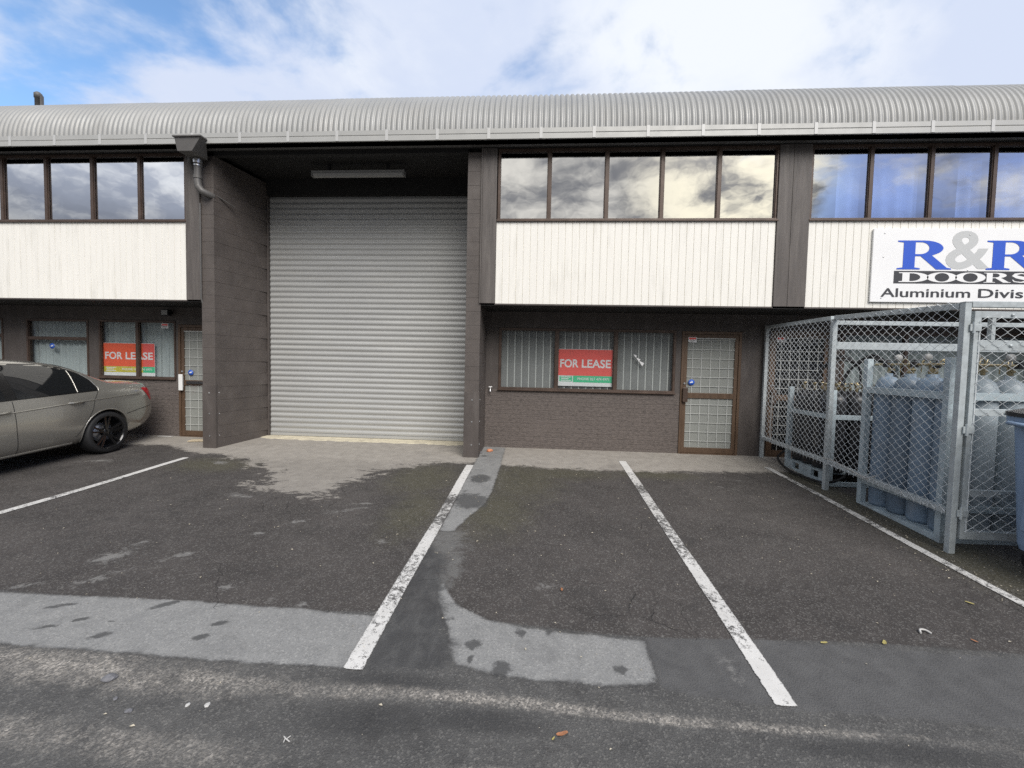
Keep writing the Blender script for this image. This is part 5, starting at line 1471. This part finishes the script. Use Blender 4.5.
# ------------------------------------------------------------------ light: bright broken cloud, soft low sun behind the photographer
SUN_EL, SUN_AZ = math.radians(44), math.radians(26)      # azimuth from -Y towards +X
w = bpy.data.worlds.new('World'); scene.world = w; w.use_nodes = True
w.node_tree.nodes.clear()
N = NT(w.node_tree)
wo = w.node_tree.nodes.new('ShaderNodeOutputWorld')
sun_dir = Vector((math.sin(SUN_AZ) * math.cos(SUN_EL), -math.cos(SUN_AZ) * math.cos(SUN_EL), math.sin(SUN_EL)))
sky = N.n('ShaderNodeTexSky', sky_type='NISHITA', sun_disc=False, sun_elevation=SUN_EL, sun_rotation=math.atan2(sun_dir.x, sun_dir.y), air_density=1.0, dust_density=0.6, ozone_density=1.5)
d = N.vmath('NORMALIZE', N.n('ShaderNodeTexCoord').outputs['Generated'])
D = N.xyz(d)
zz = N.math('ADD', N.math('MAXIMUM', D[2], 0.0), 0.22)
pv = N.comb(N.math('DIVIDE', D[0], zz), N.math('DIVIDE', D[1], zz), 0.35)
n1 = N.noise(pv, 2.4, 9, 0.56, 0.2)
n2 = N.noise(N.vmath('ADD', pv, (7.3, 2.1, 4.0)), 1.7, 8, 0.58, 0.25)
back = N.ramp(N.math('MULTIPLY', D[1], -1.0), -0.1, 0.3)                 # 1 behind the photographer
lft = N.ramp(N.math('ADD', N.math('MULTIPLY', D[0], -1.0), N.math('MULTIPLY', D[1], 0.35)), 0.1, 0.8)   # front-left: clearer
rgt = N.math('MULTIPLY', N.ramp(D[0], 0.40, 0.54), back)               # behind to the right: a blue gap
cov = N.math('ADD', n1, 0.17)
cov = N.math('SUBTRACT', cov, N.math('MULTIPLY', N.math('MULTIPLY', lft, N.math('SUBTRACT', 1.0, back)), 0.15))
cov = N.math('SUBTRACT', cov, N.math('MULTIPLY', rgt, 0.30))
cov = N.math('ADD', cov, N.math('MULTIPLY', back, 0.09))
mask = N.ramp(cov, 0.42, 0.62)
glow_dir = Vector((0.381, -0.853, 0.354)).normalized()
sd = N.n('ShaderNodeVectorMath', {0: d, 1: tuple(glow_dir)}, operation='DOT_PRODUCT').outputs['Value']
glow = N.ramp(sd, 0.965, 0.999)
sd2 = N.n('ShaderNodeVectorMath', {0: d, 1: tuple(sun_dir)}, operation='DOT_PRODUCT').outputs['Value']
front = N.mix(N.ramp(n2, 0.42, 0.70), (4.9, 5.45, 6.7), (6.5, 6.8, 7.3))
n3 = N.noise(N.vmath('ADD', pv, (1.3, 9.1, 2.0)), 4.6, 10, 0.6, 0.3)
rn = N.math('ADD', N.math('MULTIPLY', n2, 0.3), N.math('MULTIPLY', n3, 0.7))
rear = N.mix(N.ramp(rn, 0.42, 0.66), (2.3, 2.35, 2.55), (8.4, 8.1, 7.5))
rear = N.mix(N.math('MULTIPLY', glow, N.ramp(rn, 0.40, 0.60)), rear, (12.5, 11.6, 9.2))
rear = N.mix(N.ramp(sd2, 0.9, 0.99, 0.0, 0.6), rear, (14, 13, 11.5))
lb = N.math('MULTIPLY', N.ramp(N.math('MULTIPLY', D[0], -1.0), 0.2, 0.6), back)
rear = N.mix(N.math('MULTIPLY', lb, 0.9), rear, N.mix(N.ramp(rn, 0.42, 0.62), (4.6, 5.1, 6.3), (10.0, 10.3, 10.8)))
cloud = N.mix(back, front, rear)
skyc = N.mix(1.0, sky.outputs[0], (1.45, 1.65, 1.75), 'MULTIPLY')
skyc = N.mix(rgt, skyc, N.mix(N.ramp(n2, 0.4, 0.7), (3.3, 4.4, 8.0), (6.0, 6.8, 9.0)))
colr = N.mix(mask, skyc, cloud)
# unseen low sky behind the photographer, darkened to deepen shade in the recesses
low_dim = N.math('MULTIPLY', N.ramp(N.math('ADD', D[2], N.math('MULTIPLY', N.math('SUBTRACT', n2, 0.5), 0.12)), 0.30, 0.13), back)
colr = N.mix(N.math('MULTIPLY', low_dim, 0.9), colr, (0.25, 0.26, 0.30))
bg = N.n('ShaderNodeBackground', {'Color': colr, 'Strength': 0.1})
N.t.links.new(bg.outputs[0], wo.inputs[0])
sl_ = bpy.data.lights.new('sun', 'SUN'); sl_.energy = 2.6; sl_.angle = math.radians(40); sl_.color = (1.0, 0.97, 0.93)
so = bpy.data.objects.new('sun', sl_); COL.objects.link(so)
so.rotation_euler = (-sun_dir).to_track_quat('-Z', 'Y').to_euler(); so.location = (8, -20, 15)

# ------------------------------------------------------------------ render settings
scene.render.engine = 'CYCLES'
scene.render.resolution_x, scene.render.resolution_y = 1024, 768
vs_ = scene.view_settings
vs_.view_transform = 'Standard'; vs_.look = 'None'; vs_.gamma = 1.0; vs_.exposure = 0.5; vs_.use_curve_mapping = False
scene.cycles.use_denoising = False
scene.cycles.max_bounces = 7; scene.cycles.transparent_max_bounces = 16
scene.cycles.sample_clamp_indirect = 8.0
